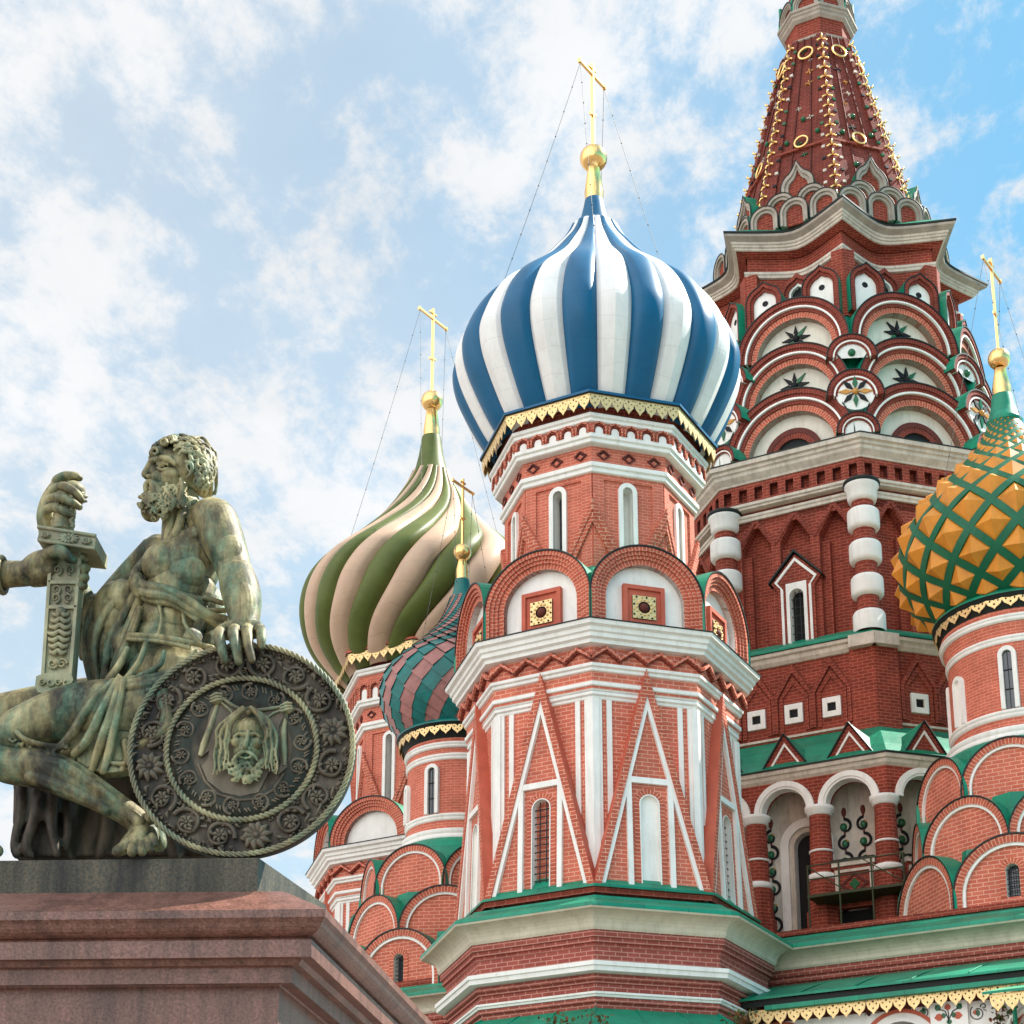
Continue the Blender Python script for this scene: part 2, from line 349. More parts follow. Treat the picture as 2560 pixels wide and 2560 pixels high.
# ---------------------------------------------------------------- pieces shared by the towers
def z4(x, y): return 1100+.4141*x, 850+.4141*y
def z5(x, y): return 1050+.5488*x, 1500+.5488*y
def z6(x, y): return 740+.4969*x, 1600+.4969*y
def q1(x, y): return 1750+.4193*x, .4193*y
def q2(x, y): return 1700+.4451*x, 600+.4451*y
def q3(x, y): return 1700+.4451*x, 1100+.4451*y
def q4(x, y): return 1750+.4193*x, 1750+.4193*y
CROSS_AZ = R_(33)
def cross_parts(T, zb, h, dome, zchain, rchain, s=1.0):
    """orthodox cross on a gilt post, bar across, with guy chains down to the dome"""
    fr = Frame((T[0], T[1], 0), (math.sin(CROSS_AZ), math.cos(CROSS_AZ), 0), (0, 0, 1), (math.cos(CROSS_AZ), -math.sin(CROSS_AZ), 0))
    m = MB(); t = .045*s; top = zb+h
    m.prism(fr, [(-t, zb), (t, zb), (t*.9, top), (-t*.9, top)], -t, t, 'gold', back=True)
    zj = top-.12*h; b = .235*h
    m.prism(fr, [(-b, zj-t), (b, zj-t), (b, zj+t), (-b, zj+t)], -t*.9, t*.9, 'gold', back=True)
    for e in (-1, 1): m.box(fr, e*b-.035*s, e*b+.035*s, zj-t*1.5, zj+t*1.5, -t*1.2, t*1.2, 'gold')
    c = .1*h*.55; z2 = zb+.40*h
    m.prism(fr, [(-c, z2-t-.05*s), (c, z2-t+.05*s), (c, z2+t+.05*s), (-c, z2+t-.05*s)], -t*.8, t*.8, 'gold', back=True)
    z1 = top-.055*h; c = .06*h
    m.box(fr, -c, c, z1-t*.7, z1+t*.7, -t*.8, t*.8, 'gold')
    build(m, 'cross', dome)
    for e in (-1, 1):
        for q in (-1, 1):
            m = MB(); a = fr.p(e*b*.95, zj-.05, 0)
            d = Vector((T[0], T[1], 0))+(fr.U*e*.85+fr.N*q*.53).normalized()*rchain+Vector((0, 0, zchain))
            n = 9; P = [a.lerp(d, i/n)-Vector((0, 0, .12*s*math.sin(math.pi*i/n))) for i in range(n+1)]
            m.tube(P, .007, 'chain', 4)
            for i in range(1, n): m.ball(P[i], .022, 'iron', 6)
            build(m, 'guy_chain', dome)
def valance(m, fr, u0, u1, ztop, h, n, d=0, mt='gold_lace'):
    """gilded openwork lace with pointed pendants"""
    wd = (u1-u0)/n
    for i in range(n):
        a = u0+i*wd; c = a+wd/2
        out = [(a, ztop), (a, ztop-h*.34), (a+wd*.05, ztop-h*.5), (a+wd*.10, ztop-h*.62), (a+wd*.24, ztop-h*.74), (c-wd*.12, ztop-h*.84), (c, ztop-h),
               (c+wd*.12, ztop-h*.84), (a+wd*.76, ztop-h*.74), (a+wd*.90, ztop-h*.62), (a+wd*.95, ztop-h*.5), (a+wd, ztop-h*.34), (a+wd, ztop)]
        hs = []
        for (x, y, r) in ((.5, .62, .085), (.5, .22, .10), (.24, .36, .075), (.76, .36, .075), (.10, .16, .06), (.90, .16, .06)):
            hs.append([(a+wd*x+wd*r*math.cos(t), ztop-h*y+wd*r*1.1*math.sin(t)) for t in (0, math.pi/2, math.pi, 3*math.pi/2)][::-1])
        m.panel(fr, out[::-1], hs, d, mt)
        m.panel(fr, out[::-1], hs, d-.02, mt)
        n_ = len(out); V = [fr.p(x, y, d) for x, y in out]+[fr.p(x, y, d-.02) for x, y in out]
        m.add(V, [[j, j+1, n_+j+1, n_+j] for j in range(1, n_-2)], mt)
def window(fr, cu, w0, ws, hw, d, parent, fwid=.13, proud=.07, depth=.3, blind=False, grille=True, name='window', rect=False, mt='white', bars=9):
    """a framed opening; the wall it sits in has a hole of the same outline"""
    m = MB(); i, o = archband(cu, w0, ws, hw, hw+fwid)
    m.band(fr, i, o, d-.02, d+proud, mt, radial=False)
    n = len(i); V = [fr.p(u, w_, d+proud*.5) for u, w_ in i]+[fr.p(u, w_, d-depth) for u, w_ in i]
    m.add(V, [[j, j+1, n+j+1, n+j] for j in range(n-1)], mt)
    m.box(fr, cu-hw-fwid, cu+hw+fwid, w0-.06, w0-.002, d-.02, d+proud+.03, mt)
    wo_ = build(m, name, parent)
    m = MB(); m.panel(fr, archhole(cu, w0, hw+.02, ws), [], d-depth+.01, 'white' if blind else 'glass'); build(m, 'pane' if not blind else 'blind_panel', wo_)
    if not blind and grille:
        m = MB(); top = ws+hw
        for u in (-hw*.35, hw*.35): m.tube([fr.p(cu+u, w0, d-depth*.35), fr.p(cu+u, top-.04, d-depth*.35)], .014, 'iron', 4)
        for j in range(1, bars+1):
            z = w0+(top-w0)*j/(bars+1.2); m.tube([fr.p(cu-hw, z, d-depth*.35), fr.p(cu+hw, z, d-depth*.35)], .014, 'iron', 4)
        build(m, 'grille', wo_)
    return wo_
def kokoshnik(m, fr, cu, w0, r, stilt, layers, tymp, dt, back, lip='edge_dark', n=22, sq=1.0):
    """round-headed gable; layers = [(r outer fraction, r inner fraction, front depth, material)...]"""
    for ro_, ri_, dd, mm in layers:
        i, o = [(cu+r*ri_, w0)]+arc(cu, w0+stilt, r*ri_, 0, 180, n, r*ri_*sq)+[(cu-r*ri_, w0)], [(cu+r*ro_, w0)]+arc(cu, w0+stilt, r*ro_, 0, 180, n, r*ro_*sq)+[(cu-r*ro_, w0)]
        m.band(fr, i, o, back if ro_ > .99 else dd-.35, dd, mm, radial=True)
    ri_ = min(l[1] for l in layers)
    op = [(cu-r*ri_-.01, w0), (cu+r*ri_+.01, w0)]+arc(cu, w0+stilt, r*ri_+.01, 0, 180, n, (r*ri_+.01)*sq)
    if tymp:
        m.panel(fr, op, [], dt, tymp)
        i = [(cu+r*ri_, w0)]+arc(cu, w0+stilt, r*ri_, 0, 180, n, r*ri_*sq)+[(cu-r*ri_, w0)]
        k = len(i); dm = min(l[2] for l in layers if l[1] == ri_)
        V = [fr.p(u, w_, dm-.02) for u, w_ in i]+[fr.p(u, w_, dt) for u, w_ in i]
        m.add(V, [[j, j+1, k+j+1, k+j] for j in range(k-1)], tymp if tymp in ('white', 'white_old', 'tymp') else layers[-1][3])
    if lip:
        d1 = layers[0][2]
        i, o = [(cu+r+.004, w0)]+arc(cu, w0+stilt, r+.004, 0, 180, n, r*sq+.004)+[(cu-r-.004, w0)], [(cu+r+.045, w0)]+arc(cu, w0+stilt, r+.045, 0, 180, n, r*sq+.045)+[(cu-r-.045, w0)]
        m.band(fr, i, o, back, d1+.03, lip, mside='green')
def brick_kok_layers(d=0, dark=False):
    b, v = ('brick_dark', 'voussoir_dark') if dark else ('brick', 'voussoir')
    return [(1.0, .925, d, v), (.925, .86, d-.06, v), (.86, .80, d-.11, v), (.80, .70, d-.17, v)]

def shaft_tower(T, name, label, dome_fn, Z, group):
    """octagonal brick chapel tower: eaves lace, arcade, diamonds, tall windows, kokoshniks, cornice, lower storey with steep gables"""
    root = thing(name, label, 'tower', (T[0], T[1], 0), group)
    dome_fn(root)
    # eaves
    Re, ze = Z['eave']
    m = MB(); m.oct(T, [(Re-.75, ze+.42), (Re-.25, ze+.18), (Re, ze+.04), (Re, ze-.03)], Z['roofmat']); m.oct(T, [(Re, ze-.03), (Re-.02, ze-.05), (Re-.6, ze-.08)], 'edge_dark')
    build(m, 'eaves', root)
    for k in range(8):
        m = MB(); R = Re-.06; fr = oface(T, R, k); h = fw(R)/2
        valance(m, fr, -h, h, ze-.03, .46, 8); build(m, 'gilt_valance', root)
    R1, z1 = Z['b1']; R2, z2 = Z['b2']; R3, z3_ = Z['b3']; Rw = R3-.2; RD, zD = Z['D']
    m = MB(); m.oct(T, [(Re-.4, ze-.06), (R1-.22, z1+.16)], 'brick_dark'); m.oct(T, [(R1-.22, z1+.3), (R1-.22, z1+.02)], 'red_dark')
    m.oct(T, [(R2-.05, z1-.2), (R2-.05, z2)], 'brick_fine'); m.oct(T, [(R3-.08, z2-.2), (R3-.08, z3_)], 'brick_fine')
    # arcade of little arches under the top band, diamonds below
    for k in range(8):
        fr = oface(T, R3-.08, k); W_ = fw(R3); zc = (z2-.24+z3_)/2; n = 3
        for i in range(n):
            cu = -W_/2+W_*(i+.5)/n; a, b = .19, .15
            o_ = [(cu+a*x, zc+b*y) for x, y in ((1, 0), (0, 1), (-1, 0), (0, -1), (1, 0))]; i_ = [(cu+a*x*.72, zc+b*y*.72) for x, y in ((1, 0), (0, 1), (-1, 0), (0, -1), (1, 0))]
            m.band(fr, i_, o_, 0, .05, 'red_dark'); m.prism(fr, [(cu+a*x*.75, zc+b*y*.75) for x, y in ((1, 0), (0, 1), (-1, 0), (0, -1))], 0, .012, 'red_dark')
            m.prism(fr, [(cu+a*x*.42, zc-.03+b*y*.42) for x, y in ((1, 0), (0, 1), (-1, 0), (0, -1))], 0, .03, 'brick')
    wall = build(m, 'upper_wall', root)
    def mould(R, z, h, nm='cornice', steps=2, mt='white', inn=.3):
        m = MB(); pr = [(R-inn, z+.03), (R, z)]
        for i in range(steps):
            a = z-h*(i)/steps; b = z-h*(i+1)/steps; r = R-.06*i
            pr += [(r, a-.0), (r, b+.02), (r-.03, b)]
        pr += [(R-inn, z-h-.02)]; m.oct(T, pr, mt); return build(m, nm, root)
    mould(R1, z1, .22); mould(R2, z2, .24); mould(R3, z3_, .26)
    for k in range(8):
        fr = oface(T, R2-.05, k); W_ = fw(R2-.05); m = MB(); n = 5; p = W_/n; r = p*.46
        hh = z1-.22-z2
        for i in range(n):
            cu = -W_/2+p*(i+.5)
            for (a, b, d) in ((r, r*.78, .09), (r*.78, r*.56, .05)):
                i_, o_ = archband(cu, z2+.0, z2+hh*.42, b, a, 8); m.band(fr, i_, o_, 0, d, 'voussoir_dark' if d < .08 else 'voussoir')
            m.prism(fr, archhole(cu, z2, r*.52, z2+hh*.30, 8), 0, .03, 'white')
        build(m, 'arcade', root)
    # shaft with tall slit windows
    zt = z3_-.26; zk = Z['ktop']; m = MB()
    for k in range(8):
        fr = oface(T, Rw, k); h = fw(Rw)/2; bl = (k % 2 == 0)
        wu = -.02; hw = .135; w0 = zD+.5; ws = zt-.42
        m.panel(fr, [(-h, zD-.3), (h, zD-.3), (h, zt+.1), (-h, zt+.1)], [archhole(wu, w0, hw, ws)], 0, 'brick_fine')
        g = .30; m.prism(fr, [(-h, w0), (-h+g, w0), (-h+g, zt-.16), (h-g, zt-.16), (h-g, w0), (h, w0), (h, zt+.05), (-h, zt+.05)], -.02, .055, 'brick_fine')
        window(fr, wu, w0, ws, hw, 0, root, fwid=.12, proud=.075, depth=.32, blind=bl, grille=False)
        for e in (-1, 1):      # half gable wrapped round the corner
            q = .13*math.tan(math.pi/8); za = Z['gz']; zb = zk-.25; sp = .98; t = .27
            hh = h+q
            P = lambda d: [(e*hh, za+.02), (e*(h-sp), zb), (e*(h-sp+t), zb), (e*hh, za-.62)]
            m2 = [(e*(h+.16*math.tan(math.pi/8)), za), (e*(h-sp), zb), (e*(h-sp+.13), zb), (e*(h+.16*math.tan(math.pi/8)), za-.31)]
            m.prism(fr, P(0), -.02, .13, 'voussoir'); m.prism(fr, m2, -.02, .16, 'voussoir')
            m.prism(fr, [(e*(h+.05*math.tan(math.pi/8)), za-.6), (e*(h-sp+t-.01), zb), (e*(h+.02), zb)], -.02, .045, 'red_paint')
    build(m, 'shaft', root)
    # kokoshniks standing on the main cornice
    RK = RD-.28
    for k in range(8):
        m = MB(); fr = oface(T, RK, k); r = fw(RK)/2*.99; st = (zk-zD)-r*Z.get('ksq', .95)
        kokoshnik(m, fr, 0, zD, r, st, brick_kok_layers(), 'white', -.36, -1.0, sq=Z.get('ksq', .95))
        if Z.get('icon', True):
            w_ = r*.37; zb = zD; zt2 = zD+r*.86
            m.prism(fr, [(-w_, zb), (w_, zb), (w_, zt2), (-w_, zt2)], -.36, -.28, 'red_paint')
            m.prism(fr, [(-w_, zb+.0), (-w_, zt2), (w_, zt2), (w_, zb+.0), (w_*.8, zb), (w_*.8, zt2-w_*.2), (-w_*.8, zt2-w_*.2), (-w_*.8, zb)], -.28, -.22, 'red_paint')
            g = w_*.56; zc = zb+(zt2-zb)*.54
            ring = [(g*math.cos(t)*.52, zc+g*math.sin(t)*.52) for t in [2*math.pi*i/16 for i in range(16)]]
            hs = [ring[::-1]]
            m.panel(fr, [(-g, zc-g), (g, zc-g), (g, zc+g), (-g, zc+g)], hs, -.235, 'gold_lace'); m.panel(fr, [(-g, zc-g), (g, zc-g), (g, zc+g), (-g, zc+g)], [], -.275, 'dark'); m.ball(fr.p(0, zc, -.28), g*.42, 'red_dark', 12)
            for i in range(12):
                t = 2*math.pi*i/12; m.ball(fr.p(g*.66*math.cos(t), zc+g*.66*math.sin(t), -.235), g*.13, 'gold_lace', 6)
            for i in range(16):
                a = -1+2*((i % 4)+.5)/4; x, y = [(a, 1), (1, -a), (-a, -1), (-1, a)][i//4]; m.ball(fr.p(g*.88*x, zc+g*.88*y, -.235), g*.10, 'gold_lace' if i % 2 else 'dark', 6)
        build(m, 'kokoshnik', root)
    m = MB(); m.oct(T, [(Rw-.1, zk+.05), (Rw+.25, zk-.22), (RK-.62, zk-.75), (RK-.70, zk-1.3)], 'green'); build(m, 'valley_roof', root)
    # main cornice
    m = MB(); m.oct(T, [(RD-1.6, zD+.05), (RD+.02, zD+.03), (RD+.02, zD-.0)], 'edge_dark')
    m.oct(T, [(RD, zD), (RD-.03, zD-.1), (RD-.13, zD-.14), (RD-.14, zD-.24), (RD-.2, zD-.27), (RD-.21, zD-.37), (RD-.30, zD-.41), (RD-.31, zD-.5), (RD-.55, zD-.54)], 'white')
    build(m, 'cornice', root)
    # zigzag course
    Rz = RD-.50; m = MB(); m.oct(T, [(Rz, zD-.45), (Rz, zD-1.05)], 'brick')
    for k in range(8):
        fr = oface(T, Rz, k); W_ = fw(Rz); n = 4; p = W_/n
        for i in range(n):
            a = -W_/2+p*i; zt_, zb_ = zD-.55, zD-.80
            for (o1, o2, d, mm) in ((0, .075, .15, 'brick'), (.075, .125, .09, 'voussoir_dark'), (-.03, 0, .06, 'voussoir_dark')):  # thin dark strips paint in the shading along the zigzag
                m.prism(fr, [(a, zb_-o1), (a+p/2, zt_-o1), (a+p/2, zt_-o2), (a, zb_-o2)], -.02, d, mm); m.prism(fr, [(a+p/2, zt_-o1), (a+p, zb_-o1), (a+p, zb_-o2), (a+p/2, zt_-o2)], -.02, d, mm)
    build(m, 'zigzag_course', root)
    mould(RD-.50+.02, zD-.96, .19, steps=2)
    Rs = RD-.72; m = MB(); m.oct(T, [(Rs+.12, zD-1.1), (Rs+.12, zD-1.6)], 'brick'); m.oct(T, [(Rs, zD-1.4), (Rs, Z['gb']-.6)], 'brick'); build(m, 'lower_wall', root)
    mould(Rs+.17, zD-1.42, .22); mould(Rs+.10, zD-1.66, .18)
    # white pilaster strips at the corners
    zs0, zs1 = Z['gb']-.1, zD-1.84
    for k in range(8):
        m = MB()
        for kk, sg in ((k-1, 1), (k, -1)):
            fr = oface(T, Rs, kk); h = fw(Rs)/2
            m.box(fr, *sorted((sg*h*1.0+sg*.02, sg*(h-.21))), zs0, zs1, -.01, .055, 'white'); m.box(fr, *sorted((sg*(h-.34), sg*(h-.47))), zs0, zs1, -.01, .045, 'white')
            m.box(fr, *sorted((sg*(h+.045), sg*(h-.12))), zs0, zs1, -.01, .095, 'white')
        build(m, 'corner_strips', root)
    # steep triangular gables, leaning out at the foot
    RB = Z['RB']; zb = Z['gb']; za = zD-.98
    for k in range(8):
        a = fang(k); n = Vector((math.sin(a), -math.cos(a), 0)); U = Vector((math.cos(a), math.sin(a), 0))
        pb = Vector((T[0], T[1], zb))+n*RB*math.cos(math.pi/8); pt = Vector((T[0], T[1], za))+n*((Rs+.26)*math.cos(math.pi/8))
        W = (pt-pb).normalized(); H = (pt-pb).length; Nn = U.cross(W)
        if Nn.dot(n) < 0: Nn = -Nn
        fr = Frame(pb, U, W, Nn); h = fw(RB)/2
        m = MB(); s = h/H
        def leg(o0, o1, d0, d1, mt, ms=None):      # o = offset measured along the base
            for e in (-1, 1):
                m.prism(fr, [(e*(h-o0), 0), (e*(h-o1), 0), (0, (h-o1)/s), (0, (h-o0)/s)], d0, d1, mt, ms)
        leg(0, .18, -.9, 0, 'voussoir', 'red_paint'); leg(.18, .285, -.3, -.035, 'white', 'white')
        h2 = h-.27; Hi = h2/s; wu = 0; hw = .235; ws = 2.15; real = (k % 2 == 1)
        fo, fi = .60, .47; ft = 2.82*Z['fs']; hz = ws*Z['fs']
        m.panel(fr, [(-h2, 0), (h2, 0), (0, Hi)], [archhole(wu, .02, hw, hz)], -.13, 'brick')
        # white rectangular surround
        m.prism(fr, [(-fo, 0), (-fo, ft), (fo, ft), (fo, 0), (fi, 0), (fi, ft-.15), (-fi, ft-.15), (-fi, 0)][::-1], -.15, -.045, 'white')
        i_, o_ = archband(wu, .02, hz, hw+.02, hw+.16); m.band(fr, i_, o_, -.14, -.115, 'voussoir')
        gb_ = build(m, 'triangular_gable', root)
        m = MB(); i_, o_ = archband(wu, .02, hz, hw-.0, hw+.025); m.band(fr, i_, o_, -.14, -.10, 'white')
        n_ = len(i_); V = [fr.p(u, w_, -.12) for u, w_ in i_]+[fr.p(u, w_, -.42 if real else -.22) for u, w_ in i_]
        m.add(V, [[j, j+1, n_+j+1, n_+j] for j in range(n_-1)], 'white')
        wn = build(m, 'window', gb_)
        m = MB(); m.panel(fr, archhole(wu, .02, hw+.02, hz), [], -.40 if real else -.20, 'glass' if real else 'white'); wn2 = build(m, 'pane' if real else 'blind_panel', gb_)
        if real:
            m = MB(); top = hz+hw
            for u in (-.09, .09): m.tube([fr.p(u, .02, -.24), fr.p(u, top-.03, -.24)], .016, 'iron', 4)
            for j in range(1, 13): z = top*j/13.2; m.tube([fr.p(-hw, z, -.24), fr.p(hw, z, -.24)], .016, 'iron', 4)
            build(m, 'grille', gb_)
    m = MB(); m.oct(T, [(Rs-.1, zb+.55), (RB+.0, zb+.02), (RB+.06, zb+.0), (RB+.06, zb-.06)], 'green'); m.oct(T, [(RB+.06, zb-.06), (RB-.02, zb-.08), (RB-.02, zb-.19)], 'brick_dark')
    build(m, 'gable_footing', root)
    return root
def base_storey(T, root, RB, zb, E):
    RE, zE = E
    m = MB(); m.oct(T, [(RB-.4, zb-.14), (RB+.3, zb-.36), (RB+.32, zb-.40), (RE-.02, zE+.10), (RE, zE+.03), (RE, zE-.0)], 'green'); build(m, 'skirt_roof', root)
    m = MB(); c = [(RE, zE), (RE-.03, zE-.04)]+[(RE-.04-.42*math.sin(t), zE-.04-.34*(1-math.cos(t))) for t in [math.pi/2*i/6 for i in range(1, 7)]]+[(RE-.5, zE-.44)]
    m.oct(T, c, 'cream'); build(m, 'cove_cornice', root)
    def b(R0, z0, z1, mt='brick_plum'): return [(R0, z0), (R0, z1)]
    m = MB(); r = RE-.52
    m.oct(T, [(r, zE-.42), (r, zE-.60), (r-.06, zE-.60), (r-.06, zE-.72), (r-.13, zE-.72), (r-.13, zE-.80), (r-.17, zE-.80), (r-.17, zE-1.2)], 'brick_plum')
    m.oct(T, [(r-.17, zE-1.45), (r-.17, zE-1.5), (r-.12, zE-1.5), (r-.12, zE-1.58), (r-.20, zE-1.58), (r-.20, zE-1.66), (r-.25, zE-1.66), (r-.25, zE-1.9)], 'brick_plum')
    m.oct(T, [(r-.25, zE-1.95), (r-.25, zE-2.0), (r-.22, zE-2.0), (r-.22, zE-2.1), (r-.3, zE-2.1), (r-.3, zE-2.35), (r-.4, zE-2.35), (r-.4, 0)], 'brick_plum')
    build(m, 'base_wall', root)
    for (R, z, h) in ((r+.12, zE-1.2, .22), (r-.14, zE-1.87, .11)):
        m = MB(); m.oct(T, [(R-.35, z+.03), (R, z), (R, z-h*.45), (R-.04, z-h*.5), (R-.05, z-h), (R-.35, z-h-.03)], 'white'); build(m, 'string_course', root)

# ---------------------------------------------------------------- the striped onion dome
def interp(prof, z):
    for (z0, r0), (z1, r1) in zip(prof, prof[1:]):
        if z0 <= z <= z1: return r0+(r1-r0)*(z-z0)/(z1-z0)
    return prof[0][1] if z < prof[0][0] else prof[-1][1]
def smooth_prof(p, n=60):
    z0, z1 = p[0][0], p[-1][0]; zz = [z0+(z1-z0)*i/n for i in range(n+1)]; r = [interp(p, z) for z in zz]
    for _ in range(3): r = [r[0]]+[(r[i-1]+2*r[i]+r[i+1])/4 for i in range(1, n)]+[r[-1]]
    return list(zip(zz, r))
def finial(T, zneck0, r0, zneck1, r1, zball, rball, dome, zc1, zchain, rchain, s=1):
    m = MB(); m.lathe(T, [(r1*1.15, zneck1-.02), (r1*1.1, zneck1), (r1, zneck1-.01), (r0*1.06, zneck0+.3), (r0, zneck0), (r0+.03, zneck0-.02)][1:5], 'gold', 24); build(m, 'spire_cone', dome)
    m = MB(); m.ball((T[0], T[1], zball), rball, 'gold', 32); build(m, 'orb', dome)
    cross_parts(T, zball+rball*.9, zc1-zball-rball*.9, dome, zchain, rchain, s)
def ridged_dome(T, prof, nst, cols, phase, twist, root, bulge=.10, name='onion_dome', seg=8, ztop=None, sharp=(False, False), skirt=None, label=None):
    P = smooth_prof(prof, 64); m = MB(); ntot = nst*seg
    for sidx in range(nst):
        mt = cols[sidx % len(cols)]; sh = sharp[sidx % len(sharp)]; rings = []
        for (z, r) in P:
            fade = min(1, max(0, (z-P[0][0])/.6+.35)); ring = []
            for i in range(seg+1):
                t = i/seg; a = phase+twist(z)+(sidx+t)*2*math.pi/nst
                if sh: b = (1-abs(2*t-1)) if 0 < t < 1 else 0; b = b**.8*.75+.12
                else: b = math.sqrt(max(0, 1-(2*t-1)**2))
                if i in (0, seg): b = -.22
                rr = r*(1-bulge*.55)+r*bulge*b*fade*.8
                ring.append(Vector((T[0]+rr*math.sin(a), T[1]-rr*math.cos(a), z)))
            rings.append(ring)
        m.loft(rings, mt, closed=False, smooth=not sh)
        top = rings[-1]; c = Vector((T[0], T[1], P[-1][0])); m.add(top+[c], [[i, i+1, seg+1] for i in range(seg)], mt)
    return build(m, name, root, label)
TC = (1.1453, 45.0)
def dome_striped(root):
    prof = [(26.75, 2.9), (27.0, 3.0), (27.2, 3.14), (27.4, 3.26), (27.6, 3.36), (27.8, 3.46), (28.0, 3.56), (28.2, 3.65), (28.4, 3.74), (28.6, 3.82), (28.8, 3.89), (29.0, 3.935), (29.2, 3.965), (29.4, 3.985), (29.6, 3.97), (29.8, 3.92), (30.0, 3.84), (30.2, 3.77), (30.4, 3.69), (30.6, 3.58), (30.8, 3.47), (31.0, 3.34), (31.2, 3.19), (31.4, 2.99), (31.6, 2.77), (31.8, 2.545), (32.0, 2.325), (32.2, 2.11), (32.4, 1.91), (32.6, 1.74), (32.8, 1.58), (33.0, 1.43), (33.2, 1.28), (33.4, 1.125), (33.6, .97), (33.8, .85), (34.0, .75), (34.15, .70)]
    d = ridged_dome(TC, prof, 26, ('blue', 'dome_white'), R_(-13.85-1.0), lambda z: 0, root, bulge=.07, sharp=(False, True))
    m = MB(); m.lathe(TC, [(.25, 35.16), (.27, 35.13), (.31, 34.9), (.40, 34.5), (.50, 34.2), (.66, 33.8), (.95, 33.3), (1.2, 32.9)], 'blue', 40); build(m, 'neck', d)
    finial(TC, 35.12, .262, 36.28, .165, 36.57, .40, d, 39.85, 31.6, 2.85)
tower_a = shaft_tower(TC, 'chapel_tower', 'octagonal brick tower under the large blue and white striped onion dome', dome_striped,
    dict(eave=(3.29, 26.99), b1=(3.025, 26.51), b2=(2.925, 25.98), b3=(2.735, 25.25), D=(4.2, 20.18), roofmat='blue', ktop=zfront(TC, 3.9, 0) if 0 else 22.42, gz=24.2, gb=13.52, RB=3.9, fs=1.0), 'octagonal towers with onion domes')
base_storey(TC, tower_a, 3.9, 13.52, (4.77, 12.77))
# ---------------------------------------------------------------- the twisted green and beige dome, far left
TL = (-4.7606, 62.0)
TW = [(27.0, -72), (27.5, -66), (28.2, -56), (28.5, -51.6), (29.2, -44), (29.9, -39.5), (30.8, -31.7), (31.4, -26.5), (32.2, -21), (32.8, -15), (33.6, -4), (34.3, 7), (35.3, 20), (36.2, 32)]
TW = [(z, math.radians(a)) for z, a in TW]
def smooth_fn(tab, n=80):
    z0, z1 = tab[0][0], tab[-1][0]; v = [interp(tab, z0+(z1-z0)*i/n) for i in range(n+1)]
    for _ in range(10): v = [v[0]]+[(v[i-1]+2*v[i]+v[i+1])/4 for i in range(1, n)]+[v[-1]]
    return lambda z: interp([(z0+(z1-z0)*i/n, v[i]) for i in range(n+1)], z)
def dome_swirl(root):
    rs = [3.0, 3.2, 3.42, 3.68, 3.92, 4.12, 4.28, 4.39, 4.48, 4.55, 4.593, 4.622, 4.614, 4.595, 4.542, 4.468, 4.35, 4.173, 3.964, 3.722, 3.447, 3.172, 2.904, 2.666, 2.432, 2.198, 1.973, 1.794, 1.617, 1.442, 1.301, 1.16, 1.019, .895, .784, .70]
    prof = [(27.0+.25*i, r) for i, r in enumerate(rs)]; fn = smooth_fn(TW)
    d = ridged_dome(TL, [(z, r*1.01) for z, r in prof], 24, ('dome_beige', 'dome_green'), 0, fn, root, bulge=.10, seg=9)
    m = MB(); m.lathe(TL, [(.36, 37.28), (.37, 37.22), (.40, 37.0), (.47, 36.5), (.58, 36.0), (.78, 35.4), (1.0, 34.9), (1.3, 34.2)], 'dome_green', 40); build(m, 'neck', d)
    finial(TL, 37.24, .30, 38.45, .20, 38.84, .42, d, 42.9, 32.3, 3.15)
zl2, zl3 = zfront(TL, 3.03, z6(0, 305)[1], -1), zfront(TL, 2.85, z6(0, 420)[1], -1)
shaft_tower(TL, 'chapel_tower', 'octagonal brick tower under the twisted olive green and beige onion dome', dome_swirl,
    dict(eave=(3.56, 27.47), b1=(3.16, 26.88), b2=(3.03, zl2), b3=(2.85, zl3), D=(4.33, 20.03), roofmat='red_paint', ktop=21.70, gz=23.9, gb=13.5, RB=4.0, fs=1.0, icon=False), 'octagonal towers with onion domes')

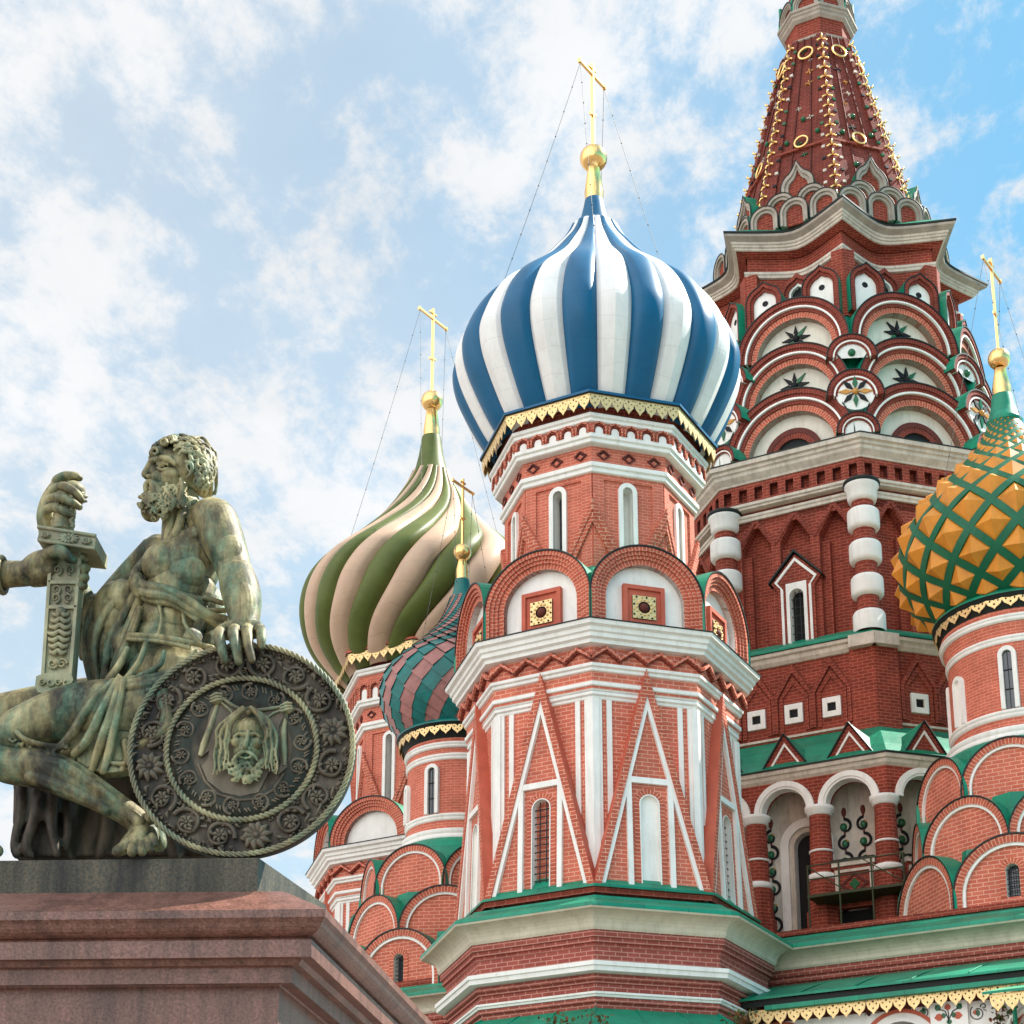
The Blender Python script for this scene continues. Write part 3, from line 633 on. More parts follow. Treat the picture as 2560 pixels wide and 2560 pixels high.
# ---------------------------------------------------------------- the two small round turrets on stacked kokoshniks
TIERS0 = [(2.80, 16.05, 17.42, 0), (3.12, 14.7, 16.02, .5), (3.42, 13.15, 14.76, 0)]
def grow(k): return lambda z: 1.7+(z-1.7)*k
def scaled(P, k): return {a: ((v[0]*k, grow(k)(v[1])) if isinstance(v, tuple) else v) for a, v in P.items()}
def round_valance(m, T, r, z, h, n):
    for i in range(n):
        a = 2*math.pi*i/n; fr = vframe(T, a, r*math.cos(math.pi/n)); w_ = r*math.tan(math.pi/n)
        valance(m, fr, -w_, w_, z, h, 1, d=0)
def turret(T, label, P, dome_fn, group, K=1.0):
    P = scaled(P, K); G = grow(K); TIERS = [(a*K, G(b), G(c), d) for a, b, c, d in TIERS0]
    root = thing('corner_turret', label, 'turret', (T[0], T[1], 0), group)
    dome_fn(root)
    Re, ze = P['eave']; R1, z1 = P['b1']; R2, z2 = P['b2']; R3, z3_ = P['b3']; R4, z4_ = P['b4']
    m = MB(); m.lathe(T, [(Re-.55, ze+.34), (Re-.2, ze+.2), (Re, ze+.05), (Re, ze)], P['roof'], 64); m.lathe(T, [(Re, ze), (Re-.03, ze-.02), (R1-.08, z1+.10)], 'edge_dark', 64); build(m, 'eaves', root)
    m = MB(); round_valance(m, T, Re-.07, ze-.02, .36, 34); build(m, 'gilt_valance', root)
    rw = R2-.06; m = MB()
    m.lathe(T, [(R1-.05, z1+.2), (R1-.09, z1-.15), (rw+.02, z2+.02), (rw, z2-.1), (rw, z3_-.1), (rw+.04, z4_-.3)], 'brick_fine', 96); build(m, 'drum', root)
    for nm, (r, z, h) in (('string_course', (R1, z1, .17)), ('string_course', (R2, z2, .19)), ('string_course', (R3, z3_, .2)), ('drum_footing', (R4, z4_, .34))):
        m = MB(); e = .1 if nm == 'drum_footing' else 0
        m.lathe(T, [(r-.2, z+.03), (r-.01, z), (r, z-.02), (r, z-h*.42), (r-.03, z-h*.47), (r-.02+e*.4, z-h*.55), (r-.03+e, z-h), (r-.25, z-h-.03)], 'white', 96); build(m, nm, root)
    wt = z2-.42; wb = z3_+.04
    for k in range(8):
        fr = vframe(T, fang(k), rw); real = k % 2 == 1; hw = .115 if not real else .125; tp = wt if real else wt-.35
        m = MB(); i, o = archband(0, wb, tp-hw, hw, hw+.115); m.band(fr, i, o, -.12, .10, 'white', radial=False)
        # the wall face inside is cut back so the reveal has depth
        wn = build(m, 'window', root)
        m = MB(); m.panel(fr, archhole(0, wb, hw+.01, tp-hw), [], .012, 'glass' if real else 'white'); build(m, 'pane' if real else 'blind_panel', wn)
        if real:
            m = MB()
            for j in (1, 2): z = wb+(tp-wb)*j/3; m.tube([fr.p(-hw, z, .035), fr.p(hw, z, .035)], .012, 'iron', 4)
            m.tube([fr.p(0, wb, .03), fr.p(0, tp, .03)], .008, 'iron', 4)
            build(m, 'grille', wn)
    # green roof flowing down between the tiers
    m = MB(); m.lathe(T, [(R4+.02, z4_-.28), (R4+.35, z4_-.55), (2.50*K, G(17.05)), (2.55*K, G(16.5))], 'green', 48)
    m.oct(T, [(2.55*K, G(17.1)), (2.74*K, G(16.3)), (2.76*K, G(15.98))], 'green')
    m.oct(T, [(2.9*K, G(16.0)), (3.10*K, G(15.1)), (3.12*K, G(14.6))], 'green', rot=ROT+math.pi/8)
    m.oct(T, [(3.1*K, G(14.7)), (3.16*K, G(13.6)), (3.18*K, G(12.9))], 'green')
    build(m, 'valley_roof', root)
    for ti, (ap, zb, zc, sh) in enumerate(TIERS):
        for k in range(8):
            fr = vframe(T, ROT+(k+.5+sh)*math.pi/4, ap); r = ap*math.tan(math.pi/8)*(1.03 if ti == 0 else 1.0); m = MB(); tot = zc-zb
            r = min(r, tot*.97); st = tot-r
            dk = 'voussoir'
            kokoshnik(m, fr, 0, zb-.12, r, st+.12, [(1.0, .865, 0, dk), (.865, .81, -.03, 'white')], None, 0, -1.3, lip='edge_dark')
            win = ti == 2 and k % 2 == 1; rr = r*.815
            op = [(-rr, zb-.3), (rr, zb-.3)]+arc(0, zb+st, rr, 0, 180, 20)
            hw, ws, w0 = .17, zb+.78, zb+.10
            m.panel(fr, op, [archhole(0, w0, hw, ws)] if win else [], -.10, 'brick')
            kk_ = build(m, 'kokoshnik', root)
            if win:
                m = MB(); i_, o_ = archband(0, w0, ws, hw, hw+.15); m.band(fr, i_, o_, -.11, -.08, 'voussoir')
                n_ = len(i_); V = [fr.p(u, w_, -.09) for u, w_ in i_]+[fr.p(u, w_, -.36) for u, w_ in i_]; m.add(V, [[j, j+1, n_+j+1, n_+j] for j in range(n_-1)], 'white')
                build(m, 'window', kk_); m = MB(); m.panel(fr, archhole(0, w0, hw+.01, ws), [], -.34, 'glass'); build(m, 'pane', kk_)
                m = MB()
                for u in (-.06, .06): m.tube([fr.p(u, w0, -.2), fr.p(u, ws+hw-.03, -.2)], .012, 'iron', 4)
                for j in range(1, 7): z = w0+(ws+hw-w0)*j/7; m.tube([fr.p(-hw, z, -.2), fr.p(hw, z, -.2)], .012, 'iron', 4)
                build(m, 'grille', kk_)
    m = MB(); m.oct(T, [(3.3*K, G(13.4)), (3.3*K, 9)], 'brick'); build(m, 'turret_base', root)
    return root
K3, K4 = 1.025, 1.04
T3P0 = [(21.40, 1.55), (21.6, 1.75), (21.8, 1.95), (22.0, 2.12), (22.25, 2.30), (22.5, 2.41), (22.75, 2.48), (23.0, 2.518), (23.25, 2.515), (23.5, 2.462), (23.75, 2.344), (24.0, 2.123), (24.25, 1.825), (24.5, 1.53), (24.75, 1.297), (25.0, 1.069), (25.25, .881), (25.5, .703), (25.75, .594), (26.0, .496), (26.25, .414), (26.4, .38)]
TS = (-3.0327*K3, 53.0*K3); G3 = grow(K3); T3P = [(G3(z), r*K3) for z, r in T3P0]
def dome_shingle(root):
    f0 = lambda z: R_(-39+22.8*(z-22.07)) if z < 24.1 else R_(-39+22.8*2.03+38*(z-24.1))
    fn = lambda z: f0(1.7+(z-1.7)/K3)
    # rows of overlapping metal shingles laid in spiral stripes
    P = smooth_prof(T3P, 80); m = MB(); nc = 24
    arcs = [0]
    for (z0, r0), (z1, r1) in zip(P, P[1:]): arcs.append(arcs[-1]+math.hypot(z1-z0, r1-r0))
    def zat(s):
        for i in range(len(arcs)-1):
            if arcs[i] <= s <= arcs[i+1]: return P[i][0]+(P[i+1][0]-P[i][0])*(s-arcs[i])/(arcs[i+1]-arcs[i])
        return P[-1][0]
    rows = [0.0]
    while rows[-1] < arcs[-1]-.02:
        r = interp(P, zat(rows[-1])); rows.append(rows[-1]+max(.10, r*.150))
    def pt(z, a, off=0):
        r = interp(P, z); dr = (interp(P, min(z+.05, P[-1][0]))-interp(P, max(z-.05, P[0][0])))/.1
        nn = Vector((1, -dr)).normalized(); rr = r+nn.x*off; zz = z+nn.y*off
        return Vector((TS[0]+rr*math.sin(a), TS[1]-rr*math.cos(a), zz))
    dmid = math.pi*2/nc
    for j in range(len(rows)-1):
        z0, z1 = zat(rows[j]), zat(min(rows[j+1]*1.0, arcs[-1])); z0e = zat(max(0, rows[j]-.05*(rows[j+1]-rows[j])))
        for c in range(nc):
            r_ = interp(P, z0); dl = .062*r_; big = min(1, r_/1.6); cl = lambda z: max(P[0][0], min(P[-1][0], z))
            zA, zB, zC, zD_ = cl(z0e+dl), cl(z0e-dl), cl(z1-dl), cl(z1+dl)
            q = [pt(zA, fn(zA)+c*dmid, .06*big), pt(zB, fn(zB)+(c+1)*dmid, .085*big), pt(zC, fn(zC)+(c+1)*dmid, .022), pt(zD_, fn(zD_)+c*dmid, .0)]
            lo_ = [pt(zA, fn(zA)+c*dmid, -.03), pt(zB, fn(zB)+(c+1)*dmid, -.03)]; b1_ = pt(zC, fn(zC)+(c+1)*dmid, -.04)
            mt = 'teal_tile' if c % 2 == 0 else 'pink_tile'
            m.add(q, [[0, 1, 2, 3]], mt)
            m.add([q[0], q[1], lo_[1], lo_[0]], [[0, 3, 2, 1]], 'edge_dark')
            m.add([q[1], q[2], b1_, lo_[1]], [[0, 3, 2, 1]], 'edge_dark')
    d = build(m, 'onion_dome', root)
    m = MB(); m.lathe(TS, [(r-.045, z) for z, r in P[::-1]], 'edge_dark', 48)
    m.lathe(TS, [(r*K3, G3(z)) for r, z in ((.225, 27.02), (.235, 26.98), (.27, 26.7), (.34, 26.35), (.37, 26.30), (.30, 26.2))], 'teal_tile', 32); build(m, 'neck', d)
    finial(TS, G3(27.0), .20*K3, G3(27.72), .125*K3, G3(27.99), .285*K3, d, G3(30.6), G3(24.7), 1.37, .75)
turret(TS, 'small round brick turret under the teal and pink shingled onion dome', dict(eave=(1.99, 21.48), b1=(1.74, 20.93), b2=(1.69, 20.58), b3=(1.70, 18.68), b4=(1.78, 18.19), roof='teal_tile'), dome_shingle, 'round turrets on stacked kokoshniks', K3)
TR = (12.296*K4, 44.5*K4); G4 = grow(K4)
T4P0 = [(21.3, 1.75), (21.5, 2.05), (21.75, 2.42), (22.0, 2.68), (22.25, 2.898), (22.5, 3.06), (22.75, 3.157), (23.0, 3.215), (23.25, 3.229), (23.5, 3.221), (23.75, 3.187), (24.0, 3.122), (24.25, 3.0), (24.5, 2.82), (24.75, 2.63), (25.0, 2.44), (25.25, 2.234), (25.5, 2.007), (25.75, 1.777), (26.0, 1.543), (26.25, 1.309), (26.5, 1.10), (26.75, .923), (27.0, .771), (27.25, .634), (27.5, .53), (27.75, .44)]
def dome_diamond(root):
    P = smooth_prof([(G4(z), (r-.13)*K4) for z, r in T4P0], 90); m = MB(); n = 16
    rr = lambda z: interp(P, z)
    lv = [P[0][0]]; z = P[0][0]
    # step along the meridian so that every lozenge keeps its shape
    arcs = [0]
    for (z0, r0), (z1, r1) in zip(P, P[1:]): arcs.append(arcs[-1]+math.hypot(z1-z0, r1-r0))
    def zat(s):
        for i in range(len(arcs)-1):
            if arcs[i] <= s <= arcs[i+1]: return P[i][0]+(P[i+1][0]-P[i][0])*(s-arcs[i])/(arcs[i+1]-arcs[i])
        return P[-1][0]
    S = [0.0]
    while S[-1] < arcs[-1]: S.append(S[-1]+max(.13, rr(zat(S[-1]))*2*math.pi/n*.545))
    S[-1] = arcs[-1]; Z = [zat(s) for s in S]
    def pt(z, a, off=0):
        r = rr(z); dr = (rr(min(z+.05, P[-1][0]))-rr(max(z-.05, P[0][0])))/.1; nn = Vector((1, -dr)).normalized()
        return Vector((TR[0]+(r+nn.x*off)*math.sin(a), TR[1]-(r+nn.x*off)*math.cos(a), z+nn.y*off))
    da = 2*math.pi/n; ph = R_(-27.5+3)
    for j in range(len(Z)-2):
        for i in range(n):
            a = ph+(i+(j % 2)*.5)*da; s_ = .86
            zc = Z[j+1]; c = pt(zc, a)
            q = [pt(Z[j], a), pt(Z[j+1], a+da/2), pt(Z[j+2], a), pt(Z[j+1], a-da/2)]
            hgt = .25*min(1, rr(zc)/2.6)
            apex = pt(zc, a, hgt+.02)
            q2_ = [c.lerp(x, s_)+(apex-c)*.04 for x in q]
            m.add(q2_+[apex], [[0, 1, 4], [1, 2, 4], [2, 3, 4], [3, 0, 4]], 'pyramid_gold')
            m.add(q, [[0, 1, 2, 3]], 'rib_green')
    d = build(m, 'onion_dome', root, None)
    m = MB()
    for i in range(n):
        for sg in (1, -1):
            pts = []
            for j in range(len(Z)):
                a = ph+(i+sg*j*.5)*da; pts.append((Z[j], a))
            # smooth ribbon along the helix
            fine = []
            for j in range(len(pts)-1):
                for t in range(4):
                    f = t/4; s0 = S[j]+(S[j+1]-S[j])*f; fine.append((zat(s0), pts[j][1]+(pts[j+1][1]-pts[j][1])*f))
            fine.append(pts[-1])
            L_ = []
            for q, (z, a) in enumerate(fine):
                z2, a2 = fine[min(q+1, len(fine)-1)]; z1, a1 = fine[max(q-1, 0)]
                t = (pt(z2, a2)-pt(z1, a1)).normalized(); p0 = pt(z, a); nrm = (pt(z, a, .1)-p0).normalized(); b = t.cross(nrm); w_ = .105*min(1, .25+rr(z)/2.6)
                L_.append([p0-b*w_, p0-b*w_+nrm*.05, p0+b*w_+nrm*.05, p0+b*w_])
            m.loft(L_, 'rib_green', closed=False)
    build(m, 'lattice_ribs', d)
    m = MB(); m.lathe(TR, [(r*K4, G4(z)) for r, z in ((.285, 28.36), (.30, 28.3), (.34, 28.0), (.44, 27.62), (.50, 27.55), (.4, 27.4))], 'green', 40); build(m, 'neck', d)
    finial(TR, G4(28.32), .25*K4, G4(29.2), .15*K4, G4(29.53), .31*K4, d, G4(32.75), G4(25.3), 2.28, .85)
turret(TR, 'round brick turret under the golden studded onion dome with green lattice ribs', dict(eave=(2.34, 21.49), b1=(2.19, 20.96), b2=(2.06, 20.44), b3=(2.10, 18.43), b4=(2.22, 17.94), roof='green'), dome_diamond, 'round turrets on stacked kokoshniks', K4)
# ---------------------------------------------------------------- the great tent-roofed tower
TM = (9.95, 57.0); RM = R_(-4.5)
def mface(R, k): return oface(TM, R, k, RM)
def star(m, prof, mt, valley=.78, nv=14, mats=None):
    """ring of moulding on an eight-pointed star plan; points over the corners, curved faces between"""
    for j in range(len(prof)-1):
        rings = []
        for (r, z) in (prof[j], prof[j+1]):
            ring = []
            for k in range(8):
                p0, p1 = corner(TM, r, z, k, RM), corner(TM, r, z, k+1, RM)
                a = RM+(k+.5)*math.pi/4; n = Vector((math.sin(a), -math.cos(a), 0)); ap = r*math.cos(math.pi/8); dv = ap-(r*valley)
                for i in range(nv):
                    t = i/nv; q = p0.lerp(p1, t); s_ = (1.045-math.sqrt((2*t-1)**2+.045**1))/(1.045-math.sqrt(.045)) if True else 0; s_ = max(0, min(1, (1.0225-math.sqrt((2*t-1)**2+.0455))/(1.0225-math.sqrt(.0455))))
                    ring.append(q-n*dv*s_)
            rings.append(ring)
        m.loft(rings, mats[j] if mats else mt, True, False, flip=True)
tm = thing('tent_tower', 'tallest dark red brick tower with a tent spire studded with gold ornaments', 'tower', (TM[0], TM[1], 0))
# --- lower body
m = MB(); m.oct(TM, [(6.75, 23.5), (6.75, 20.6)], 'brick_dark', RM); build(m, 'storey_wall', tm); m = MB(); m.oct(TM, [(5.9, 30.2), (5.9, 28.6)], 'brick_dark', RM)
build(m, 'lower_wall', tm)
for k in range(8):
    fr = mface(5.9, k); h = fw(5.9)/2; m = MB()
    ops = [[(c-.50, 24.0), (c+.50, 24.0), (c+.50, 27.95), (c+.02, 28.72), (c-.02, 28.72), (c-.50, 27.95)] for c in (-1.28, 0.02, 1.32)]
    m.panel(fr, [(-h, 23.6), (h, 23.6), (h, 29.4), (-h, 29.4)], ops, 0, 'brick_dark', .42, 'brick_dark')
    m.panel(fr, [(-h+.2, 23.6), (h-.2, 23.6), (h-.2, 29.2), (-h+.2, 29.2)], [], -.40, 'brick_dark')
    for c in (-1.28, .02, 1.32):
        for e in (-1, 1): m.prism(fr, [(c, 28.76), (c, 28.98), (c+e*.66, 28.06), (c+e*.66, 27.84)], -.02, .035, 'voussoir_dark')
        for e in (-1, 1): m.box(fr, c+e*.37-.13, c+e*.37+.13, 24, 27.75, -.40, -.20, 'brick_dark')
    build(m, 'wall', tm)
    if k % 2 == 1:
        m = MB(); c = .02; oo = [(c-.60, 24.1), (c-.60, 26.2), (c-.82, 26.5), (c, 27.36), (c+.82, 26.5), (c+.60, 26.2), (c+.60, 24.1)]
        m.panel(fr, oo, [archhole(c, 24.15, .27, 25.95)], .12, 'brick_dark'); n_ = len(oo); V = [fr.p(u, w_, .12) for u, w_ in oo]+[fr.p(u, w_, -.4) for u, w_ in oo]
        m.add(V, [[i, n_+i, n_+(i+1) % n_, (i+1) % n_] for i in range(n_)], 'brick_dark')
        ii = [(c-.50, 24.1), (c-.50, 26.25), (c-.70, 26.5), (c, 27.24), (c+.70, 26.5), (c+.50, 26.25), (c+.50, 24.1)]; i2 = [(c-.42, 24.1), (c-.42, 26.21), (c-.61, 26.47), (c, 27.12), (c+.61, 26.47), (c+.42, 26.21), (c+.42, 24.1)]
        m.band(fr, i2, ii, .1, .16, 'white', radial=False)
        m.prism(fr, [(c-.88, 26.46), (c, 27.42), (c+.88, 26.46), (c+.88, 26.54), (c, 27.51), (c-.88, 26.54)], -.3, .22, 'edge_dark')
        wn = build(m, 'window', tm)
        m = MB(); m.panel(fr, [(c-.34, 24.12), (c+.34, 24.12), (c+.34, 26.4), (c-.34, 26.4)], [archhole(c, 24.15, .23, 25.95)], .125, 'white'); i_, o_ = archband(c, 24.15, 25.95, .22, .24)
        V = [fr.p(u, w_, .12) for u, w_ in i_]+[fr.p(u, w_, -.2) for u, w_ in i_]; n_ = len(i_); m.add(V, [[j, j+1, n_+j+1, n_+j] for j in range(n_-1)], 'white'); build(m, 'frame', wn)
        m = MB(); m.panel(fr, archhole(c, 24.15, .27, 25.95), [], -.18, 'dark'); build(m, 'pane', wn)
        m = MB()
        for u in (-.09, .07): m.tube([fr.p(c+u, 24.15, -.02), fr.p(c+u, 26.18, -.02)], .014, 'iron', 4)
        for j in range(1, 7): m.tube([fr.p(c-.23, 24.15+j*.29, -.02), fr.p(c+.23, 24.15+j*.29, -.02)], .014, 'iron', 4)
        build(m, 'grille', wn)
    # corner column of white drums
    cc = corner(TM, 5.98, 0, k, RM); c2 = (cc.x, cc.y); m = MB(); m.lathe(c2, [(.34, 29.2), (.34, 24.0)], 'brick_dark', 24)
    m.lathe(c2, [(.46, 29.34), (.57, 29.27), (.58, 29.2), (.50, 29.12)], 'edge_dark', 28)
    build(m, 'corner_column', tm); m = MB()
    m.lathe(c2, [(.3, 29.22), (.53, 29.18), (.54, 29.1), (.48, 29.02), (.46, 28.72), (.42, 28.6), (.3, 28.58)], 'white', 28)
    for z in (27.98, 26.86, 25.72):
        m.lathe(c2, [(.30, z+.34), (.44, z+.33), (.49, z+.27), (.50, z+.2), (.50, z-.2), (.49, z-.27), (.44, z-.34), (.30, z-.36)], 'white', 28)
    m.lathe(c2, [(.3, 24.88), (.46, 24.86), (.50, 24.78), (.50, 24.2)], 'white', 28); build(m, 'white_drums', tm)
# machicolated cornice
m = MB(); m.oct(TM, [(5.5, 30.80), (6.62, 30.76), (6.62, 30.72)], 'edge_dark', RM)
m.oct(TM, [(6.6, 30.72), (6.58, 30.58), (6.48, 30.55), (6.47, 30.46), (6.40, 30.42), (6.38, 30.32), (6.22, 30.16), (6.20, 30.10), (5.9, 30.06)], 'white_old', RM); build(m, 'cornice', tm)
for k in range(8):
    fr = mface(6.16, k); h = fw(6.16)/2; m = MB(); n = 9; p = 2*h/n
    hs = [[(-h+p*(i+.5)-.135, 29.50), (-h+p*(i+.5)+.135, 29.50), (-h+p*(i+.5)+.135, 29.93), (-h+p*(i+.5)-.135, 29.93)] for i in range(n)]
    m.panel(fr, [(-h, 29.40), (h, 29.40), (h, 30.12), (-h, 30.12)], hs, 0, 'brick_dark', .34, 'red_dark'); m.panel(fr, [(-h, 29.45), (h, 29.45), (h, 30.0), (-h, 30.0)], [], -.33, 'dark')
    build(m, 'slotted_frieze', tm)
m = MB(); m.oct(TM, [(5.8, 29.45), (6.20, 29.42), (6.20, 29.33), (6.14, 29.30), (6.13, 29.24), (5.8, 29.2)], 'white_old', RM); build(m, 'string_course', tm)
m = MB(); m.oct(TM, [(5.8, 29.10), (6.02, 29.08), (6.02, 29.0), (5.98, 28.97), (5.97, 28.88), (5.8, 28.86)], 'white_old', RM); build(m, 'string_course', tm)
# green skirt, pale cornice, low storey with pointed niches
m = MB(); m.oct(TM, [(5.85, 24.5), (6.4, 24.18), (6.42, 24.12), (7.08, 23.84), (7.08, 23.78)], 'green', RM); m.oct(TM, [(7.08, 23.78), (7.06, 23.76), (6.9, 23.76)], 'edge_dark', RM); build(m, 'skirt_roof', tm)
m = MB(); m.oct(TM, [(7.04, 23.77), (7.02, 23.66), (6.92, 23.62), (6.91, 23.5), (6.82, 23.40), (6.6, 23.38)], 'white_old', RM)
for k in range(8):
    for kk, sg in ((k-1, 1), (k, -1)):
        fr = mface(7.04, kk); h = fw(7.04)/2; m.box(fr, *sorted((sg*(h+.03), sg*(h-.78))), 23.42, 23.80, -.2, .10, 'white_old')
build(m, 'cornice', tm)
for k in range(8):
    fr = mface(6.75, k); h = fw(6.75)/2; m = MB()
    for e in (-1, 1): m.box(fr, *sorted((e*(h+.06), e*(h-.72))), 20.4, 23.45, -.1, .14, 'brick_dark')
    for c in (-1.07, .13, 1.33):
        c -= .12
        for (a, b, d) in ((.62, .50, .10), (.46, .34, .05)):
            za = 23.36 if a > .5 else 23.0
            m.prism(fr, [(c-a, 21.2), (c-a, 22.32), (c, za), (c+a, 22.32), (c+a, 21.2), (c+b, 21.2), (c+b, 22.30), (c, za-.28), (c-b, 22.30), (c-b, 21.2)][::-1], -.02, d, 'brick_dark')
    m.box(fr, -h+.7, h-.7, 21.02, 21.09, -.02, .05, 'white_old')
    build(m, 'pointed_niches', tm)
    for c in (-1.07, .13, 1.33):
        c -= .12; m = MB(); s_, t = .285, .135; z = 21.76
        m.panel(fr, [(c-s_, z-s_*1.08), (c+s_, z-s_*1.08), (c+s_, z+s_*1.08), (c-s_, z+s_*1.08)], [[(c-t, z-t), (c+t, z-t), (c+t, z+t), (c-t, z+t)]], .09, 'white', .08, 'white_old')
        V = [fr.p(c+a*s_, z+b*s_*1.08, d) for d in (.09, 0) for a, b in ((-1, -1), (1, -1), (1, 1), (-1, 1))]; m.add(V, [[0, 4, 5, 1], [1, 5, 6, 2], [2, 6, 7, 3], [3, 7, 4, 0]], 'white')
        wn = build(m, 'window', tm); m = MB(); m.panel(fr, [(c-t, z-t), (c+t, z-t), (c+t, z+t), (c-t, z+t)], [], .02, 'dark'); build(m, 'pane', wn)
# lower roof with small gables and the arcaded loggia
RL = 8.2
m = MB(); m.oct(TM, [(6.7, 21.0), (7.3, 20.55), (8.0, 19.95), (8.34, 19.60), (8.34, 19.56)], 'green', RM); build(m, 'loggia_roof', tm)
m = MB(); m.oct(TM, [(8.36, 19.58), (8.36, 19.53), (8.0, 19.5)], 'edge_dark', RM); m.oct(TM, [(8.33, 19.53), (8.3, 19.42), (8.22, 19.40), (8.2, 19.30), (8.1, 19.22), (8.0, 19.2)], 'white_old', RM); build(m, 'cornice', tm)
for k in range(8):
    fr = mface(RL+.04, k)
    for c in (-1.86, .12, 2.10):
        m = MB(); hw = .70; zt = 20.62; z0 = 19.56
        m.prism(fr, [(c-hw, z0), (c, zt), (c+hw, z0)], -.12, -.06, 'brick_dark')
        m.prism(fr, [(c-hw, z0), (c, zt), (c+hw, z0), (c+hw-.15, z0), (c, zt-.24), (c-hw+.15, z0)][::-1], -.1, .0, 'voussoir_dark')
        m.prism(fr, [(c-hw+.15, z0), (c, zt-.24), (c+hw-.15, z0), (c+hw-.22, z0), (c, zt-.35), (c-hw+.22, z0)][::-1], -.1, -.01, 'white')
        for e in (-1, 1):
            P = [fr.p(c, zt+.02, .04), fr.p(c+e*(hw+.04), z0-.02, .04), fr.p(c+e*(hw+.04), z0+.5, -1.1), fr.p(c, zt+.02, -1.2)]
            m.add(P, [[0, 1, 2, 3]], 'green'); m.tube([P[0], P[1]], .03, 'edge_dark', 4)
        build(m, 'small_gable', tm)
for k in (-3, -2, -1, 0, 1, 2):
    fr = mface(RL-.1, k); h = fw(RL-.1)/2; m = MB(); cs = (-1.96, 0.0, 1.96); r = .70
    holes = [[(c-r, 15.8), (c+r, 15.8)]+arc(c, 18.30, r, 0, 180, 14) for c in cs]
    # wall over the arches, cut by the three openings
    top = [(-h, 18.30)]; pts = [(-h, 18.30)]
    for c in cs: pts += [(c-r, 18.30)]+arc(c, 18.30, r, 180, 0, 14)[1:-1]+[(c+r, 18.30)]
    pts += [(h, 18.30), (h, 19.3), (-h, 19.3)]
    m.prism(fr, pts, -.45, 0, 'brick_dark', back=True); build(m, 'arcade_wall', tm)
    for c in cs:
        m = MB(); i_, o_ = arc(c, 18.30, r-.02, 0, 180, 18), arc(c, 18.30, r+.22, 0, 180, 18); m.band(fr, i_, o_, -.3, .07, 'white', radial=False)
        i_, o_ = arc(c, 18.30, r+.05, 0, 180, 18), arc(c, 18.30, r+.21, 0, 180, 18); m.band(fr, i_, o_, .06, .11, 'white', radial=False); build(m, 'archivolt', tm)
    for c in (-2.94+1.96*i for i in range(4)):
        if abs(c) > 2.9 and c > 0 and k != 2: continue
        q = fr.p(c if abs(c) < 2.9 else (-h+.0 if c < 0 else h), 0, -.22); m = MB()
        m.lathe((q.x, q.y), [(.31, 18.12), (.30, 17.9), (.33, 17.0), (.33, 16.2)], 'brick_dark', 20); m.lathe((q.x, q.y), [(.42, 16.1), (.42, 15.2), (.5, 15.2), (.5, 14.2)], 'brick_dark', 8, smooth=False); col_ = build(m, 'column', tm)
        m = MB(); m.lathe((q.x, q.y), [(.3, 18.32), (.43, 18.32), (.43, 18.22), (.37, 18.16), (.37, 18.1), (.30, 18.05)], 'white', 20)
        m.lathe((q.x, q.y), [(.3, 18.05), (.2, 18.0), (.2, 17.1), (.3, 17.02), (.355, 17.0), (.355, 16.95), (.3, 16.93), (.2, 16.9), (.2, 16.4), (.3, 16.32), (.40, 16.28), (.42, 16.2), (.42, 16.12), (.3, 16.08)], 'white', 20); build(m, 'column_rings', col_)
    for c in cs:
        if k == -1 and c == 0: continue
        m = MB(); a, b = c-.62, c+.62
        m.box(fr, a, b, 15.2, 16.42, -.34, -.1, 'brick_dark'); m.box(fr, a-.4, b+.4, 14.1, 15.2, -.7, -.5, 'dark'); m.box(fr, a-.02, b+.02, 16.42, 16.56, -.40, -.02, 'white_old'); m.box(fr, a-.02, b+.02, 16.56, 16.62, -.42, .02, 'edge_dark')  # black box below stands in for the shaded void under the bay
        m.prism(fr, [(a+.06, 15.45), (a+.06, 16.32), (b-.06, 16.32), (b-.06, 15.45), (a+.06, 15.45), (a+.16, 15.53), (b-.16, 15.53), (b-.16, 16.24), (a+.16, 16.24), (a+.16, 15.53)], -.12, -.05, 'white_old')
        cz = 15.88; m.prism(fr, [(c-.42, cz), (c, cz+.34), (c+.42, cz), (c, cz-.34), (c-.42, cz), (c-.32, cz), (c, cz-.26), (c+.32, cz), (c, cz+.26), (c-.32, cz)], -.12, -.06, 'red_dark')
        m.prism(fr, [(c-.16, cz), (c, cz+.17), (c+.16, cz), (c, cz-.17)], -.12, -.07, 'green_tile'); build(m, 'parapet', tm)
    # painted back wall with a doorway and curling vine ornament
    fb = mface(RL-1.35, k); hb = fw(RL-1.35)/2; m = MB()
    dc = .25
    m.panel(fb, [(-hb, 14.2), (hb, 14.2), (hb, 19.4), (-hb, 19.4)], [archhole(dc, 14.25, .42, 17.55)], 0, 'white_old', .35, 'white'); i_, o_ = archband(dc, 14.25, 17.55, .56, .82); m.band(fb, i_, o_, -.02, .10, 'white', radial=False)
    bw_ = build(m, 'loggia_back_wall', tm); m = MB(); m.panel(fb, archhole(dc, 14.25, .44, 17.55), [], -.32, 'dark'); build(m, 'doorway', bw_)
    m = MB()
